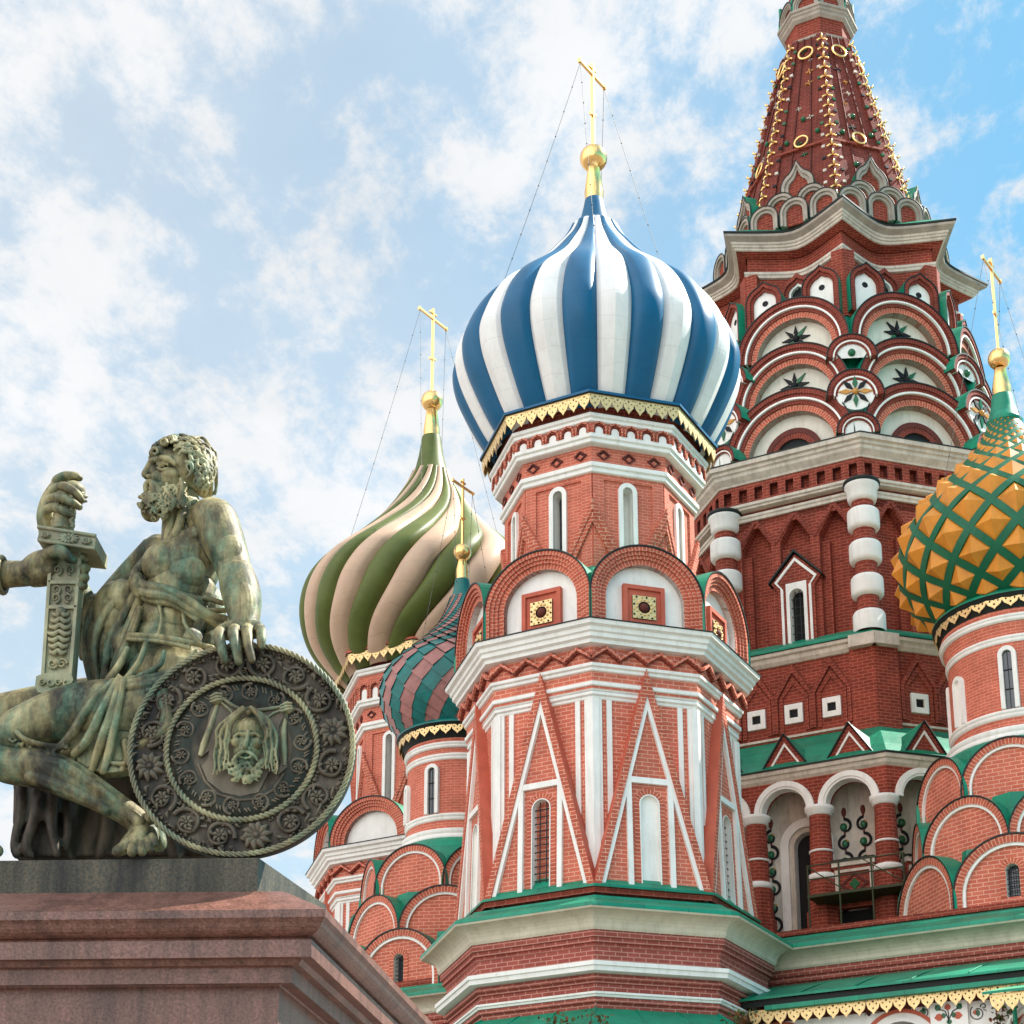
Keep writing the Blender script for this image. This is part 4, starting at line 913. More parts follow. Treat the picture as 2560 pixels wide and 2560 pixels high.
    for c0, flip in ((1.42, 1), (2.0, -1), (2.6, 1), (-.86, -1), (-1.45, 1), (-2.1, -1)):
        z = 15.2
        for i in range(6):
            e = flip*(1 if i % 2 == 0 else -1); cc = c0; rr_ = .28-.008*i
            P = [fb.p(cc+e*(rr_*(1-.75*t/14))*math.cos(.5*math.pi+e*0+5.2*t/14*1.0)*1.0, z+(rr_*(1-.75*t/14))*math.sin(.5*math.pi+5.2*t/14), .02) for t in range(15)]
            m.tube(P, [.05*(1-.5*t/14) for t in range(15)], 'dark', 5); m.ball(fb.p(cc+e*.02, z, .01), .13, 'green_tile', 8, 1, .4, 1); m.ball(fb.p(cc+e*.06, z+.08, .01), .05, 'ochre_tile', 6, 1, .5, 1)
            P = [fb.p(cc+e*(rr_)*math.cos(.5*math.pi)+t*.0, z+rr_+t*.03, .02) for t in range(5)]
            m.tube(P, .03, 'red_dark', 5); z += 2*rr_+.02
        m.ball(fb.p(c0, z-.05, .01), .12, 'red_dark', 8, .7, .4, 1.3)
    build(m, 'vine_ornament', bw_)
m = MB(); m.oct(TM, [(8.9, 14.25), (8.9, 14.0), (8.6, 13.9), (8.6, 0)], 'brick_dark', RM); m.oct(TM, [(6.9, 14.28), (8.92, 14.26)], 'brick_dark', RM); m.oct(TM, [(8.2, 19.45), (6.8, 19.4)], 'white_old', RM); build(m, 'loggia_floor', tm)
# --- three tiers of round gables
def mlayers(): return [(1.0, .93, 0, 'voussoir_dark'), (.93, .87, -.06, 'voussoir_dark'), (.87, .84, -.03, 'white'), (.84, .78, -.12, 'voussoir_dark'), (.78, .68, -.18, 'voussoir')]
m = MB(); m.oct(TM, [(6.45, 30.78), (5.45, 30.98), (5.40, 31.1), (5.35, 32.95), (5.02, 33.1), (4.96, 34.9), (4.62, 35.1), (4.5, 36.4)], 'green', RM); build(m, 'valley_roof', tm)
for R, zb, r, kind in ((6.02, 31.0, 2.16, 'door'), (5.62, 33.05, 1.97, 'star'), (5.22, 35.02, 1.93, 'star')):
    for k in range(8):
        m = MB(); fr = mface(R, k); ap_ = R*math.cos(math.pi/8); r_ = min(r, fw(R)/2*.985)
        kokoshnik(m, fr, .02, zb, r_, 0.0, mlayers(), 'tymp', -.50, -1.6, n=30)
        if kind == 'star':
            zc = zb+.72
            for i in range(8):
                t = math.pi/4*i; L1 = .50 if i % 2 == 0 else .54; q = Vector((math.cos(t), math.sin(t))); pn = Vector((-q.y, q.x))
                P = [(.02+q.x*.08, zc+q.y*.08), (.02+q.x*.22+pn.x*.075, zc+q.y*.22+pn.y*.075), (.02+q.x*L1, zc+q.y*L1), (.02+q.x*.22-pn.x*.075, zc+q.y*.22-pn.y*.075)]
                m.prism(fr, P, -.5, -.44, ('dark', 'green_tile', 'dark', 'dark')[i % 4])
            m.ball(fr.p(.02, zc, -.44), .12, 'dark', 10)
        else:
            for (a, b, d, mm) in ((.98, .80, -.38, 'red_dark'), (.80, .62, -.40, 'voussoir_dark')):
                i_, o_ = arc(.02, zb, b, 0, 180, 22), arc(.02, zb, a, 0, 180, 22); m.band(fr, i_, o_, -.5, d, mm)
            m.prism(fr, arc(.02, zb, .62, 0, 180, 18), -.5, -.485, 'dark')
        build(m, 'kokoshnik', tm)
for R, zb, r, kind in ((6.12, 31.0, .64, 'plain'), (5.95, 32.42, .88, 'star'), (5.55, 34.05, .78, 'dot')):
    for k in range(8):
        a = RM+k*math.pi/4; fr = vframe(TM, a, R); m = MB()
        kokoshnik(m, fr, 0, zb, r, .0 if kind != 'plain' else .05, [(1.0, .86, 0, 'voussoir_dark'), (.86, .78, -.04, 'voussoir_dark'), (.78, .72, -.03, 'white'), (.72, .64, -.07, 'voussoir_dark')], 'white', -.12, -1.3, n=22)
        if kind == 'star':      # completed to a roundel with an eight-pointed tile star
            m.prism(fr, [(0+.62*math.cos(2*math.pi*i/24), zb+.12+.62*math.sin(2*math.pi*i/24)) for i in range(24)], -.2, -.08, 'white')
            for i in range(8):
                t = math.pi/4*i; q = Vector((math.cos(t), math.sin(t))); pn = Vector((-q.y, q.x)); zc = zb+.14
                P = [(q.x*.09, zc+q.y*.09), (q.x*.30+pn.x*.085, zc+q.y*.30+pn.y*.085), (q.x*.56, zc+q.y*.56), (q.x*.30-pn.x*.085, zc+q.y*.30-pn.y*.085)]
                m.prism(fr, P, -.1, -.03, ('ochre_tile', 'dark', 'green_tile', 'dark')[i % 4])
            m.ball(fr.p(0, zb+.14, -.05), .11, 'ochre_tile', 10)
        if kind == 'dot': m.ball(fr.p(0, zb+.18, -.10), .13, 'green_tile', 12)
        build(m, 'roundel', tm)
# --- star-plan storey under the tent
m = MB(); star(m, [(4.42, 40.2), (4.42, 36.2)], 'brick_dark', .75); build(m, 'star_wall', tm)
# uv for that wall follows its own faces
m = MB(); star(m, [(5.54, 40.14), (5.54, 40.08), (5.50, 40.05)], 'edge_dark', .75)
star(m, [(5.50, 40.05), (5.47, 39.97), (5.34, 39.92), (5.20, 39.86)], 'stone_brown', .75); star(m, [(5.20, 39.86), (5.18, 39.79), (5.11, 39.77), (5.10, 39.70), (5.03, 39.68), (5.02, 39.61), (4.95, 39.59)], 'white_old', .75); star(m, [(4.95, 39.59), (4.5, 39.5)], 'brick_dark', .75); build(m, 'star_cornice', tm)
m = MB(); star(m, [(4.3, 38.98), (4.58, 38.95), (4.58, 38.86), (4.53, 38.83), (4.52, 38.74), (4.3, 38.7)], 'white_old', .755); build(m, 'string_course', tm)
for k in range(8):
    m = MB()
    for kk, sg in ((k-1, 1), (k, -1)):
        fr = oface(TM, 4.56, kk, RM); fr.N = (fr.N+fr.U*(-sg)*.0).normalized(); h = fw(4.56)/2
        m.box(fr, *sorted((sg*(h+.02), sg*(h-.42))), 36.2, 38.75, -.5, .0, 'brick_dark')
    build(m, 'pilaster', tm)
    fr = mface(4.35, k)
    for c in (-1.03, .97):      # white niches with a round port
        m = MB(); w0 = 36.75; ws = 37.42; r = .50
        o0 = keel(c, ws, r, .14); 
        def full(rr, pk, ww): return [(c+rr, ww)]+keel(c, ws, rr, pk)+[(c-rr, ww)]
        O, I, J = full(.62, .13, 36.3), full(.50, .11, 36.3), full(.41, .07, 36.3)
        m.band(fr, I, O, -.5, .42, 'voussoir_dark', 'brick_dark'); m.band(fr, J, I, -.1, .34, 'voussoir_dark'); m.prism(fr, J[:-1]+[J[-1]], -.1, .25, 'white')
        E_ = full(.66, .14, 36.3); m.band(fr, full(.625, .13, 36.3), E_, -.5, .45, 'edge_dark', 'green')
        m.prism(fr, [(c+.105*math.cos(2*math.pi*i/16), 37.45+.105*math.sin(2*math.pi*i/16)) for i in range(16)], .2, .262, 'dark')
        build(m, 'niche', tm)
    c = -.03; m = MB()
    def fullw(rr, pk, ww): return [(c+rr, ww)]+keel(c, 37.85, rr, pk)+[(c-rr, ww)]
    m.band(fr, fullw(.46, .10, 36.4), fullw(.60, .13, 36.4), -.9, -.14, 'voussoir_dark'); m.band(fr, fullw(.34, .08, 36.4), fullw(.46, .10, 36.4), -.9, -.22, 'voussoir_dark'); m.band(fr, fullw(.26, .05, 36.4), fullw(.34, .08, 36.4), -.9, -.28, 'white')
    wn = build(m, 'window', tm); m = MB(); m.prism(fr, fullw(.27, .05, 36.4), -.9, -.42, 'dark'); build(m, 'pane', wn)
# --- the tent
zT0, zT1, rT0, rT1 = 40.4, 50.12, 3.82, 1.34
m = MB(); star(m, [(5.5, 40.12), (4.3, 40.75), (3.5, 41.2)], 'green', .76); build(m, 'tent_skirt', tm)
m = MB(); m.oct(TM, [(rT1, zT1), (rT0, zT0)], 'tent_brick', RM); tent = build(m, 'tent_roof', tm)
tr_ = lambda z: rT0+(rT1-rT0)*(z-zT0)/(zT1-zT0)
rnd = random.Random(4)
for k in range(8):
    a = RM+(k+.5)*math.pi/4; n = Vector((math.sin(a), -math.cos(a), 0)); U = Vector((math.cos(a), math.sin(a), 0)); c0 = Vector((TM[0], TM[1], 0))
    p0 = c0+n*rT0*math.cos(math.pi/8)+Vector((0, 0, zT0)); p1 = c0+n*rT1*math.cos(math.pi/8)+Vector((0, 0, zT1)); W = (p1-p0).normalized(); H = (p1-p0).length; Nn = U.cross(W); Nn = Nn if Nn.dot(n) > 0 else -Nn
    fr = Frame(p0, U, W, Nn); hb, ht = fw(rT0)/2, fw(rT1)/2; hw = lambda w_: hb+(ht-hb)*w_/H
    m = MB()      # sunk panel between ribs
    for e in (-1, 1):
        m.prism(fr, [(e*hw(0), 0), (e*hw(H), H), (e*(hw(H)-.16), H), (e*(hw(0)-.42), 0)], -.05, .09, 'tent_brick')
    m.box(fr, -hw(4.1), hw(4.1), 4.02, 4.14, -.02, .10, 'brick_dark')
    P = [fr.p(-hw(0)*.33, 0, .03), fr.p(-hw(H)*.25, H, .03)]; m.tube(P, .03, 'red_dark', 4); P = [fr.p(hw(0)*.33, 0, .03), fr.p(hw(H)*.25, H, .03)]; m.tube(P, .03, 'red_dark', 4)
    # coloured glazed tiles and studs
    for w_ in [1.9+.62*i for i in range(13)]:
        for e in (-1, 1):
            u = e*(hw(w_)-.22*(1.6-w_/H)); mt = 'white_old' if rnd.random() < .35 else ('dark' if rnd.random() < .5 else 'green_tile')
            m.prism(fr, [(u-.06, w_-.06), (u+.06, w_-.06), (u+.06, w_+.06), (u-.06, w_+.06)], .05, .125, mt)
        if rnd.random() < .8:
            u = rnd.uniform(-.3, .3)*hw(w_); mt = rnd.choice(['white_old', 'ochre_tile', 'dark', 'green_tile', 'white_old']); s_ = rnd.uniform(.05, .11)
            for q in range(4):
                t = q*math.pi/2+.2; m.prism(fr, [(u, w_), (u+s_*math.cos(t-.3), w_+s_*math.sin(t-.3)), (u+1.9*s_*math.cos(t), w_+1.9*s_*math.sin(t)), (u+s_*math.cos(t+.3), w_+s_*math.sin(t+.3))], -.01, .05, mt)
    for (u, w_) in ((-.62, 4.6), (.62, 4.75), (0, 5.6), (-.3, 3.0)): m.ball(fr.p(u*hw(w_)/1.1, w_, .05), .10, 'green_tile', 8)
    build(m, 'tent_panel', tm)
    for (w_, r, t) in ((9.05, .27, .05), (4.35, .245, .045)):
        m = MB(); P = [fr.p(r*math.cos(2*math.pi*i/24), w_+r*1.1*math.sin(2*math.pi*i/24), .13) for i in range(25)]; m.tube(P, t, 'gold', 6, cap=False); build(m, 'gilt_ring', tm)
    # gilt crockets along the rib
    m = MB(); N_ = 17; m.tube([corner(TM, tr_(41.3)+.09, 41.3, k, RM), corner(TM, rT1+.09, zT1, k, RM)], .018, 'brick_dark', 4)
    for i in range(N_):
        t = (i+.5)/N_; z = 41.2+(zT1-41.3)*t; cc = corner(TM, tr_(z)+.10, z, k, RM); rad = (cc-Vector((TM[0], TM[1], z))).normalized(); tan = Vector((-rad.y, rad.x, 0))
        for q in (-1, 1):
            b = cc+tan*q*.02; e_ = b+tan*q*.14+rad*.06-Vector((0, 0, .09)); m.tube([b, b.lerp(e_, .6)+rad*.04, e_], [.018, .045, .03], 'gold', 5)
            m.ball(e_, .045, 'gold', 6)
        m.tube([cc, cc+rad*.14+Vector((0, 0, .05)), cc+rad*.12+Vector((0, 0, .15))], [.03, .045, .015], 'gold', 5)
        m.tube([cc-rad*.2, cc], .02, 'gold', 4)
    build(m, 'gilt_crockets', tm)
    # gables round the foot of the tent
    f1 = mface(3.95, k)
    def smallk(fr_, c, zb, zc, r, keelpk=None):
        m = MB(); ws = zc-r
        if keelpk:
            O = [(c+r, zb)]+keel(c, ws, r, keelpk)+[(c-r, zb)]; I = [(c+r*.80, zb)]+keel(c, ws, r*.8, keelpk*.9)+[(c-r*.8, zb)]; J = [(c+r*.6, zb)]+keel(c, ws, r*.6, keelpk*.8)+[(c-r*.6, zb)]
        else:
            O = [(c+r, zb)]+arc(c, ws, r, 0, 180, 16)+[(c-r, zb)]; I = [(c+r*.80, zb)]+arc(c, ws, r*.8, 0, 180, 16)+[(c-r*.8, zb)]; J = [(c+r*.6, zb)]+arc(c, ws, r*.6, 0, 180, 16)+[(c-r*.6, zb)]
        m.band(fr_, I, O, -.9, 0, 'stone_brown', 'green'); m.band(fr_, J, I, -.4, -.07, 'stone_brown'); m.prism(fr_, J, -.3, -.16, 'brick_dark')
        for s0, s1 in zip(O, O[1:]): pass
        m.tube([fr_.p(x*1.0+(x-c)*.02, y+.02, .01) for x, y in O], .022, 'edge_dark', 4)
        build(m, 'kokoshnik', tm)
    for c in (-1.08, 0.0, 1.08): smallk(mface(4.22, k), c, 40.55, 41.52, .50)
    for c in (-.56, .56): smallk(f1, c, 41.1, 42.04, .50)
    smallk(mface(3.62, k), 0, 41.6, 43.0, .60, .42)
# --- collar and drum over the tent
m = MB(); m.oct(TM, [(1.24, 50.1), (1.18, 50.05), (1.18, 50.9), (1.24, 51.0)][::-1], 'brick_dark', RM)
m.oct(TM, [(1.1, 50.22), (1.38, 50.2), (1.38, 50.13), (1.3, 50.08)], 'stone_brown', RM); build(m, 'collar', tm)
m = MB(); m.oct(TM, [(1.1, 51.48), (1.50, 51.46), (1.50, 51.36), (1.44, 51.33), (1.43, 51.24), (1.38, 51.2), (1.36, 51.1), (1.26, 51.0), (1.1, 50.96)], 'stone_brown', RM); build(m, 'collar_cornice', tm)
for k in range(8):
    fr = mface(1.40, k); m = MB(); kokoshnik(m, fr, 0, 51.46, .52, .22, [(1.0, .86, 0, 'stone_brown'), (.86, .72, -.04, 'stone_brown'), (.72, .6, -.08, 'stone_brown')], 'brick_dark', -.14, -.7, n=14); build(m, 'kokoshnik', tm)
    c = corner(TM, 1.34, 0, k, RM); m = MB(); m.tube([c+Vector((0, 0, 51.6)), c+Vector((0, 0, 52.5))], .07, 'green', 6); build(m, 'rib', tm)
m = MB(); m.oct(TM, [(1.0, 55.5), (1.0, 51.4)], 'brick_dark', RM); build(m, 'upper_drum', tm)
# ---------------------------------------------------------------- ground and the low gallery the towers rise from
mat('paving', (.17, .155, .14), .8, var=.25, vscale=.4)
m = MB(); m.add([(-500, -300, 0), (500, -300, 0), (500, 900, 0), (-500, 900, 0)], [[0, 1, 2, 3]], 'paving'); g = build(m, 'ground'); g['kind'] = 'structure'
AF = R_(-27.5); FA = Frame((5.93, 44.45, 0), (math.cos(AF), math.sin(AF), 0), (0, 0, 1), (math.sin(AF), -math.cos(AF), 0))
gal = thing('gallery', 'long low brick gallery with green roof edges and cream cove below the towers', 'gallery', FA.p(0, 0))
def run(m, prof, u0, u1, mt, smooth=False):      # straight moulding along the wall; prof = [(d, z)...] from the top
    ac = 0
    for (d0, z0), (d1, z1) in zip(prof, prof[1:]):
        l = math.hypot(d1-d0, z1-z0); m.add([FA.p(u0, z0, d0), FA.p(u0, z1, d1), FA.p(u1, z1, d1), FA.p(u1, z0, d0)], [[0, 1, 2, 3]], mt, [[(u0, -ac), (u0, -ac-l), (u1, -ac-l), (u1, -ac)]], smooth); ac += l
U0, U1 = -15.5, 13
m = MB(); run(m, [(-7, 14.3), (-1.45, 13.62), (-1.45, 13.52)], U0, U1, 'green'); build(m, 'terrace_roof', gal)
m = MB(); run(m, [(-1.40, 13.56), (-1.15, 13.54), (-1.15, 13.40), (-1.3, 13.38)], U0, U1, 'brick_dark'); build(m, 'parapet_course', gal)
m = MB(); run(m, [(-1.4, 13.45), (-.80, 13.24), (-.78, 13.19), (-.70, 13.17), (-.02, 12.88), (0, 12.83), (0, 12.77)], U0, U1, 'green'); build(m, 'roof_edge', gal)
m = MB(); run(m, [(0, 12.77), (-.03, 12.73)]+[(-.04-.42*math.sin(t), 12.73-.34*(1-math.cos(t))) for t in [math.pi/2*i/6 for i in range(1, 7)]]+[(-.5, 12.34)], U0, U1, 'cream', True); build(m, 'cove_cornice', gal)
m = MB(); run(m, [(-.52, 12.36), (-.52, 12.17), (-.58, 12.17), (-.58, 12.03), (-.66, 12.03), (-.66, 11.9), (-.75, 11.9), (-.75, 0)], U0, U1, 'brick_plum'); build(m, 'wall', gal)
base_back = MB(); base_back.add([FA.p(U0, 14.3, -7), FA.p(U0, 0, -7), FA.p(U0, 0, -.7), FA.p(U0, 13.5, -.7)], [[0, 1, 2, 3]], 'brick_plum'); base_back.add([FA.p(U1, 14.3, -7), FA.p(U1, 0, -7), FA.p(U1, 0, -.7), FA.p(U1, 13.5, -.7)], [[3, 2, 1, 0]], 'brick_plum'); build(base_back, 'end_wall', gal)
# covered porch with gilded lace and painted wall, lower right
por = thing('porch', 'porch with a glossy green roof, gilded lace edge and flower painted white wall', 'porch', FA.p(4, 0, 1.5))
DP = 2.0; ul, zl = FA.px(*q4(195, 1815), DP); zr = FA.px(*q4(1932, 1598), DP)[1]; ze = (zl+zr)/2+.02
m = MB(); run(m, [(-.7, 12.0), (-.2, 11.86), (1.0, 11.48), (DP, ze+.05), (DP+.02, ze+.03), (DP+.02, ze-.02)], ul, U1, 'green')
m.add([FA.p(ul, 12.0, -.7), FA.p(ul, ze, DP+.02), FA.p(ul-.0, ze-.3, DP-.6), FA.p(ul, 11, -.7)], [[0, 1, 2, 3]], 'green')
for i in range(9):
    u = ul+.4+i*1.35; m.tube([FA.p(u, 11.94, -.5), FA.p(u, 11.50, 1.0), FA.p(u, ze+.07, DP)], .02, 'green', 4)
build(m, 'porch_roof', por)
m = MB(); run(m, [(DP-.1, ze-.02), (DP-.12, ze-.17)], ul+.05, U1, 'edge_dark'); run(m, [(DP-.12, ze-.15), (DP-.03, ze-.17), (DP-.03, ze-.28), (DP-.2, ze-.29)], ul+.8, U1, 'green'); build(m, 'fascia', por)
for i in range(12):
    m = MB(); u0 = ul+.35+i*.98; valance(m, FA, u0, u0+.96, ze-.24, .40, 3, d=DP-.16); build(m, 'gilt_valance', por)
DW = 1.5; zb = FA.px(*(2260, 2350+.207*800), DW)[1]
m = MB(); run(m, [(DP-.5, ze-.25), (DW+.06, ze-.26), (DW+.06, zb-.05), (DW, zb-.06)], ul+.3, U1, 'red_dark'); build(m, 'red_band', por)
ac = FA.px(2160+.207*430, 2350+.207*870, DW)
m = MB(); m.panel(FA, [(ul+.3, 0), (U1, 0), (U1, zb), (ul+.3, zb)], [archhole(ac[0], 6.5, .75, ac[1]-.95), archhole(ac[0]+3.6, 6.5, .75, ac[1]-.95), archhole(ac[0]-3.0, 6.5, .75, ac[1]-.95)], DW, 'white', .5, 'white'); m.panel(FA, [(ul+.4, 6), (U1-.1, 6), (U1-.1, zb-.1), (ul+.4, zb-.1)], [], DW-.48, 'dark')
m.add([FA.p(ul+.3, 0, DW), FA.p(ul+.3, zb+.4, DW), FA.p(ul+.3, zb+.4, -.7), FA.p(ul+.3, 0, -.7)], [[0, 1, 2, 3]], 'white'); pw = build(m, 'painted_wall', por)
for dc in (0, 3.6, -3.0):
    m = MB(); i_, o_ = arc(ac[0]+dc, ac[1]-.95, .93, 0, 180, 28), arc(ac[0]+dc, ac[1]-.95, 1.02, 0, 180, 28); m.band(FA, i_, o_, DW-.02, DW+.03, 'red_paint'); i_, o_ = arc(ac[0]+dc, ac[1]-.95, .72, 0, 180, 28), arc(ac[0]+dc, ac[1]-.95, .80, 0, 180, 28); m.band(FA, i_, o_, DW-.02, DW+.04, 'white'); build(m, 'painted_arch', pw)
p0 = FA.px(2160+.207*790, 2500, DW+.08)[0]; p1 = FA.px(2160+.207*1245, 2500, DW+.08)[0]
m = MB(); m.box(FA, p0, p1, 6, zb-.02, DW-.02, DW+.10, 'white'); build(m, 'pilaster', por)
def zoomp(x, y, d): return FA.px(2160+.207*x, 2350+.207*y, d)
m = MB()
def petal(m, x, y, ang, l, w_, mt, d=DW+.10, h=.012):
    u, z = zoomp(x, y, d); q = Vector((math.cos(ang), math.sin(ang))); pn = Vector((-q.y, q.x))
    P = [(u-q.x*l*.5, z-q.y*l*.5), (u-q.x*l*.2+pn.x*w_, z-q.y*l*.2+pn.y*w_), (u+q.x*l*.15+pn.x*w_, z+q.y*l*.15+pn.y*w_), (u+q.x*l*.5, z+q.y*l*.5), (u+q.x*l*.15-pn.x*w_, z+q.y*l*.15-pn.y*w_), (u-q.x*l*.2-pn.x*w_, z-q.y*l*.2-pn.y*w_)]
    m.prism(FA, P, d-.01, d+h, mt)
for (x, y, a, l, w_, mt) in ((1010, 810, 90, .17, .07, 'red_paint'), (890, 820, 130, .17, .07, 'green_tile'), (1150, 800, 50, .17, .07, 'green_tile'), (905, 935, 185, .22, .08, 'red_paint'), (960, 915, 180, .13, .06, 'green_tile'), (1135, 910, -5, .22, .08, 'red_paint'), (1085, 905, 0, .13, .06, 'green_tile'), (1030, 985, 90, .15, .06, 'green_tile')):
    petal(m, x, y, R_(a), l, w_, mt)
def vine_l(m, pts, d, r=.012, mt='dark'): m.tube([FA.p(*zoomp(x, y, d), d) for x, y in pts], r, mt, 5)
vine_l(m, [(1025, 1010), (1020, 900), (1012, 840)], DW+.11); vine_l(m, [(1020, 960), (980, 860), (920, 840), (900, 825)], DW+.11); vine_l(m, [(1025, 960), (1070, 860), (1120, 830), (1145, 805)], DW+.11)
build(m, 'painted_flowers', por); m = MB()
vine_l(m, [(10, 905), (60, 870), (150, 880), (240, 860), (330, 850), (420, 830), (520, 815), (620, 800), (740, 795)], DW+.012, .010)
P = lambda cx, cy, r, n, a0, a1: [(cx+r*(1-.5*i/n)*math.cos(R_(a0+(a1-a0)*i/n)), cy-r*(1-.5*i/n)*math.sin(R_(a0+(a1-a0)*i/n))) for i in range(n+1)]
for (cx, cy, r, a0, a1) in ((715, 880, 60, 60, -330), (1370, 880, 95, 130, 480), (1440, 800, 35, 200, -120), (540, 845, 30, 0, 330), (60, 890, 30, 0, 330)): vine_l(m, P(cx, cy, r, 18, a0, a1), DW+.012, .012)
for (x, y, a, l, mt) in ((720, 860, 90, .22, 'green_tile'), (545, 840, 10, .13, 'green_tile'), (600, 850, 80, .10, 'red_dark'), (60, 895, 0, .10, 'red_dark'), (1375, 880, 90, .17, 'green_tile'), (1345, 875, 180, .13, 'red_paint')): petal(m, x, y, R_(a), l, .05, mt, DW+.005)
build(m, 'painted_vine', por)
# lower canopy corner with more lace, far right, and the drain pipe below it
can = thing('side_canopy', 'small lower canopy with a hanging piece of gilded lace at the right edge', 'canopy', FA.p(5, 9.5, 3.2))
cu, cz = FA.px(2160+.207*1510, 2350+.207*655, 3.2)
m = MB(); m.add([FA.p(cu-.15, cz+.06, 3.22), FA.p(cu+3.6, cz+.10, 3.22), FA.p(cu+3.6, cz+.55, 1.6), FA.p(cu+.2, cz+.5, 1.6)], [[0, 1, 2, 3]], 'green_pale'); m.add([FA.p(cu-.15, cz+.06, 3.22), FA.p(cu+3.6, cz+.10, 3.22), FA.p(cu+3.6, cz+.03, 3.22), FA.p(cu-.15, cz-.0, 3.22)], [[0, 3, 2, 1]], 'green'); build(m, 'canopy_roof', can)
m = MB(); valance(m, FA, cu, cu+3.5, cz, .40, 11, d=3.15); build(m, 'gilt_valance', can)
m = MB(); m.tube([FA.p(cu+3.4, cz, 3.0), FA.p(cu+3.4, 0, 3.0)], .05, 'green', 8); m.tube([FA.p(cu+.25, cz+.1, 2.0), FA.p(cu+.25, 0, 2.0)], .05, 'green', 8); build(m, 'post', can)
pp = thing('drain_pipe', 'pale grey metal drain pipe slanting out under the side canopy', 'drain pipe', FA.p(cu+.6, cz-.9, 3.3)); m = MB()
a = at(2160+.207*1780, 2350+.207*950, 40.2); b = at(2160+.207*1990, 2350+.207*800, 40.0); m.tube([a, b], .07, 'white', 10); m.tube([b, b+Vector((.3, .6, .1))], .07, 'white', 10); m.tube([a, a-Vector((.12, 0, .2)), a-Vector((.12, 0, 8.0))], .06, 'white', 10); build(m, 'pipe', pp)
# green awning round the foot of the striped-dome tower
zA = zfront(TC, 3.95, 2519); m = MB(); m.oct(TC, [(3.5, zA+.18), (3.95, zA), (4.9, zA-.52), (5.9, zA-1.15), (5.9, zA-1.22)], 'green')
for k in range(8):
    for t in (.33, .66):
        c0, c1 = corner(TC, 3.96, zA+.01, k).lerp(corner(TC, 3.96, zA+.01, k+1), t), corner(TC, 5.9, zA-1.14, k).lerp(corner(TC, 5.9, zA-1.14, k+1), t); m.tube([c0, c1], .018, 'green', 4)
    m.tube([corner(TC, 3.96, zA+.01, k), corner(TC, 5.9, zA-1.14, k)], .025, 'green', 4)
build(m, 'awning_roof', tower_a)
# ---------------------------------------------------------------- planting
mat('leaf', (.07, .09, .022), .6, var=.5, vscale=9); mat('leaf_rust', (.22, .07, .02), .6, var=.5, vscale=9); mat('bark', (.06, .045, .035), .9)
def leafy(m, pts, n, size, spread, mts, rnd):
    for _ in range(n):
        c = rnd.choice(pts)+Vector((rnd.gauss(0, spread), rnd.gauss(0, spread), rnd.gauss(0, spread))); a = Vector((rnd.uniform(-1, 1), rnd.uniform(-1, 1), rnd.uniform(-1, 1))).normalized(); b = a.cross(Vector((rnd.uniform(-1, 1), rnd.uniform(-1, 1), rnd.uniform(-1, 1)))).normalized(); s = size*rnd.uniform(.6, 1.3); nn = a.cross(b)*s*.15
        m.add([c-a*s, c-a*s*.3+b*s*.62+nn, c+a*s*.4+b*s*.45+nn, c+a*s, c+a*s*.4-b*s*.45+nn, c-a*s*.3-b*s*.62+nn], [[0, 1, 2, 3], [0, 3, 4, 5]], rnd.choice(mts))
def vine(label, tops, Y, n, size, spread, seed, cat='vine', nm='climbing_vine'):
    rnd = random.Random(seed); P = [at(x, y, Y) for x, y in tops]; base = Vector((sum(p.x for p in P)/len(P), Y, 0)); t = thing(nm, label, cat, base); m = MB(); pts = []
    for p in P:
        line = [base+Vector((rnd.uniform(-.2, .2), 0, 0)), base.lerp(p, .5)+Vector((rnd.uniform(-.3, .3), 0, 0)), p.lerp(base, .08), p]; m.tube(line, [.05, .04, .02, .008], 'bark', 5)
        for i in range(14): q = line[1].lerp(p, i/13); pts.append(q)
        pts += [p, p, p]
    build(m, 'stem', t); m = MB(); leafy(m, pts, n, size, spread, ['leaf', 'leaf', 'leaf_rust'], rnd); build(m, 'foliage', t)
vine('leafy climber with reddish tips poking up over the pale green awning', [(1362, 2560), (1400, 2551), (1425, 2556), (1478, 2540), (1500, 2552), (1380, 2560), (1515, 2560)], 38.9, 420, .06, .09, 3)
vine('dark dry climber hanging by the gilded lace at the lower right corner', [(2490, 2520), (2520, 2530), (2500, 2545), (2530, 2545)], 40.3, 400, .06, .10, 5)
vine('yellowing climber at the left end of the gilded porch lace', [(1835, 2540), (1850, 2550), (1870, 2545)], 41.3, 260, .06, .10, 6)
rnd = random.Random(11); tx, ty = -11.4, 30.0; t = thing('autumn_tree', 'tree with sparse rusty leaves at the left edge behind the statue', 'tree', (tx, ty, 0)); m = MB(); tips = []
m.tube([(tx, ty, 0), (tx+.1, ty, 3), (tx-.05, ty+.1, 6.5), (tx+.05, ty, 10.5)], [.28, .22, .16, .06], 'bark', 10)
for i in range(26):
    z = rnd.uniform(4.5, 10.5); a = rnd.uniform(0, 6.28); l = rnd.uniform(1.4, 2.6)*(1-.3*(z-4)/7); p = Vector((tx, ty, z)); e = p+Vector((math.cos(a)*l, math.sin(a)*l, rnd.uniform(.5, 1.6))); mid = p.lerp(e, .5)+Vector((0, 0, .15)); m.tube([p, mid, e], [.07, .04, .012], 'bark', 5)
    for j in range(5):
        q = mid.lerp(e, rnd.random()); f = q+Vector((rnd.gauss(0, .4), rnd.gauss(0, .4), rnd.uniform(.1, .6))); m.tube([q, f], [.018, .006], 'bark', 4); tips += [f, q.lerp(f, .6)]
build(m, 'trunk', t); m = MB(); leafy(m, tips, 3200, .07, .20, ['leaf', 'leaf_rust', 'leaf_rust'], rnd); build(m, 'crown', t)
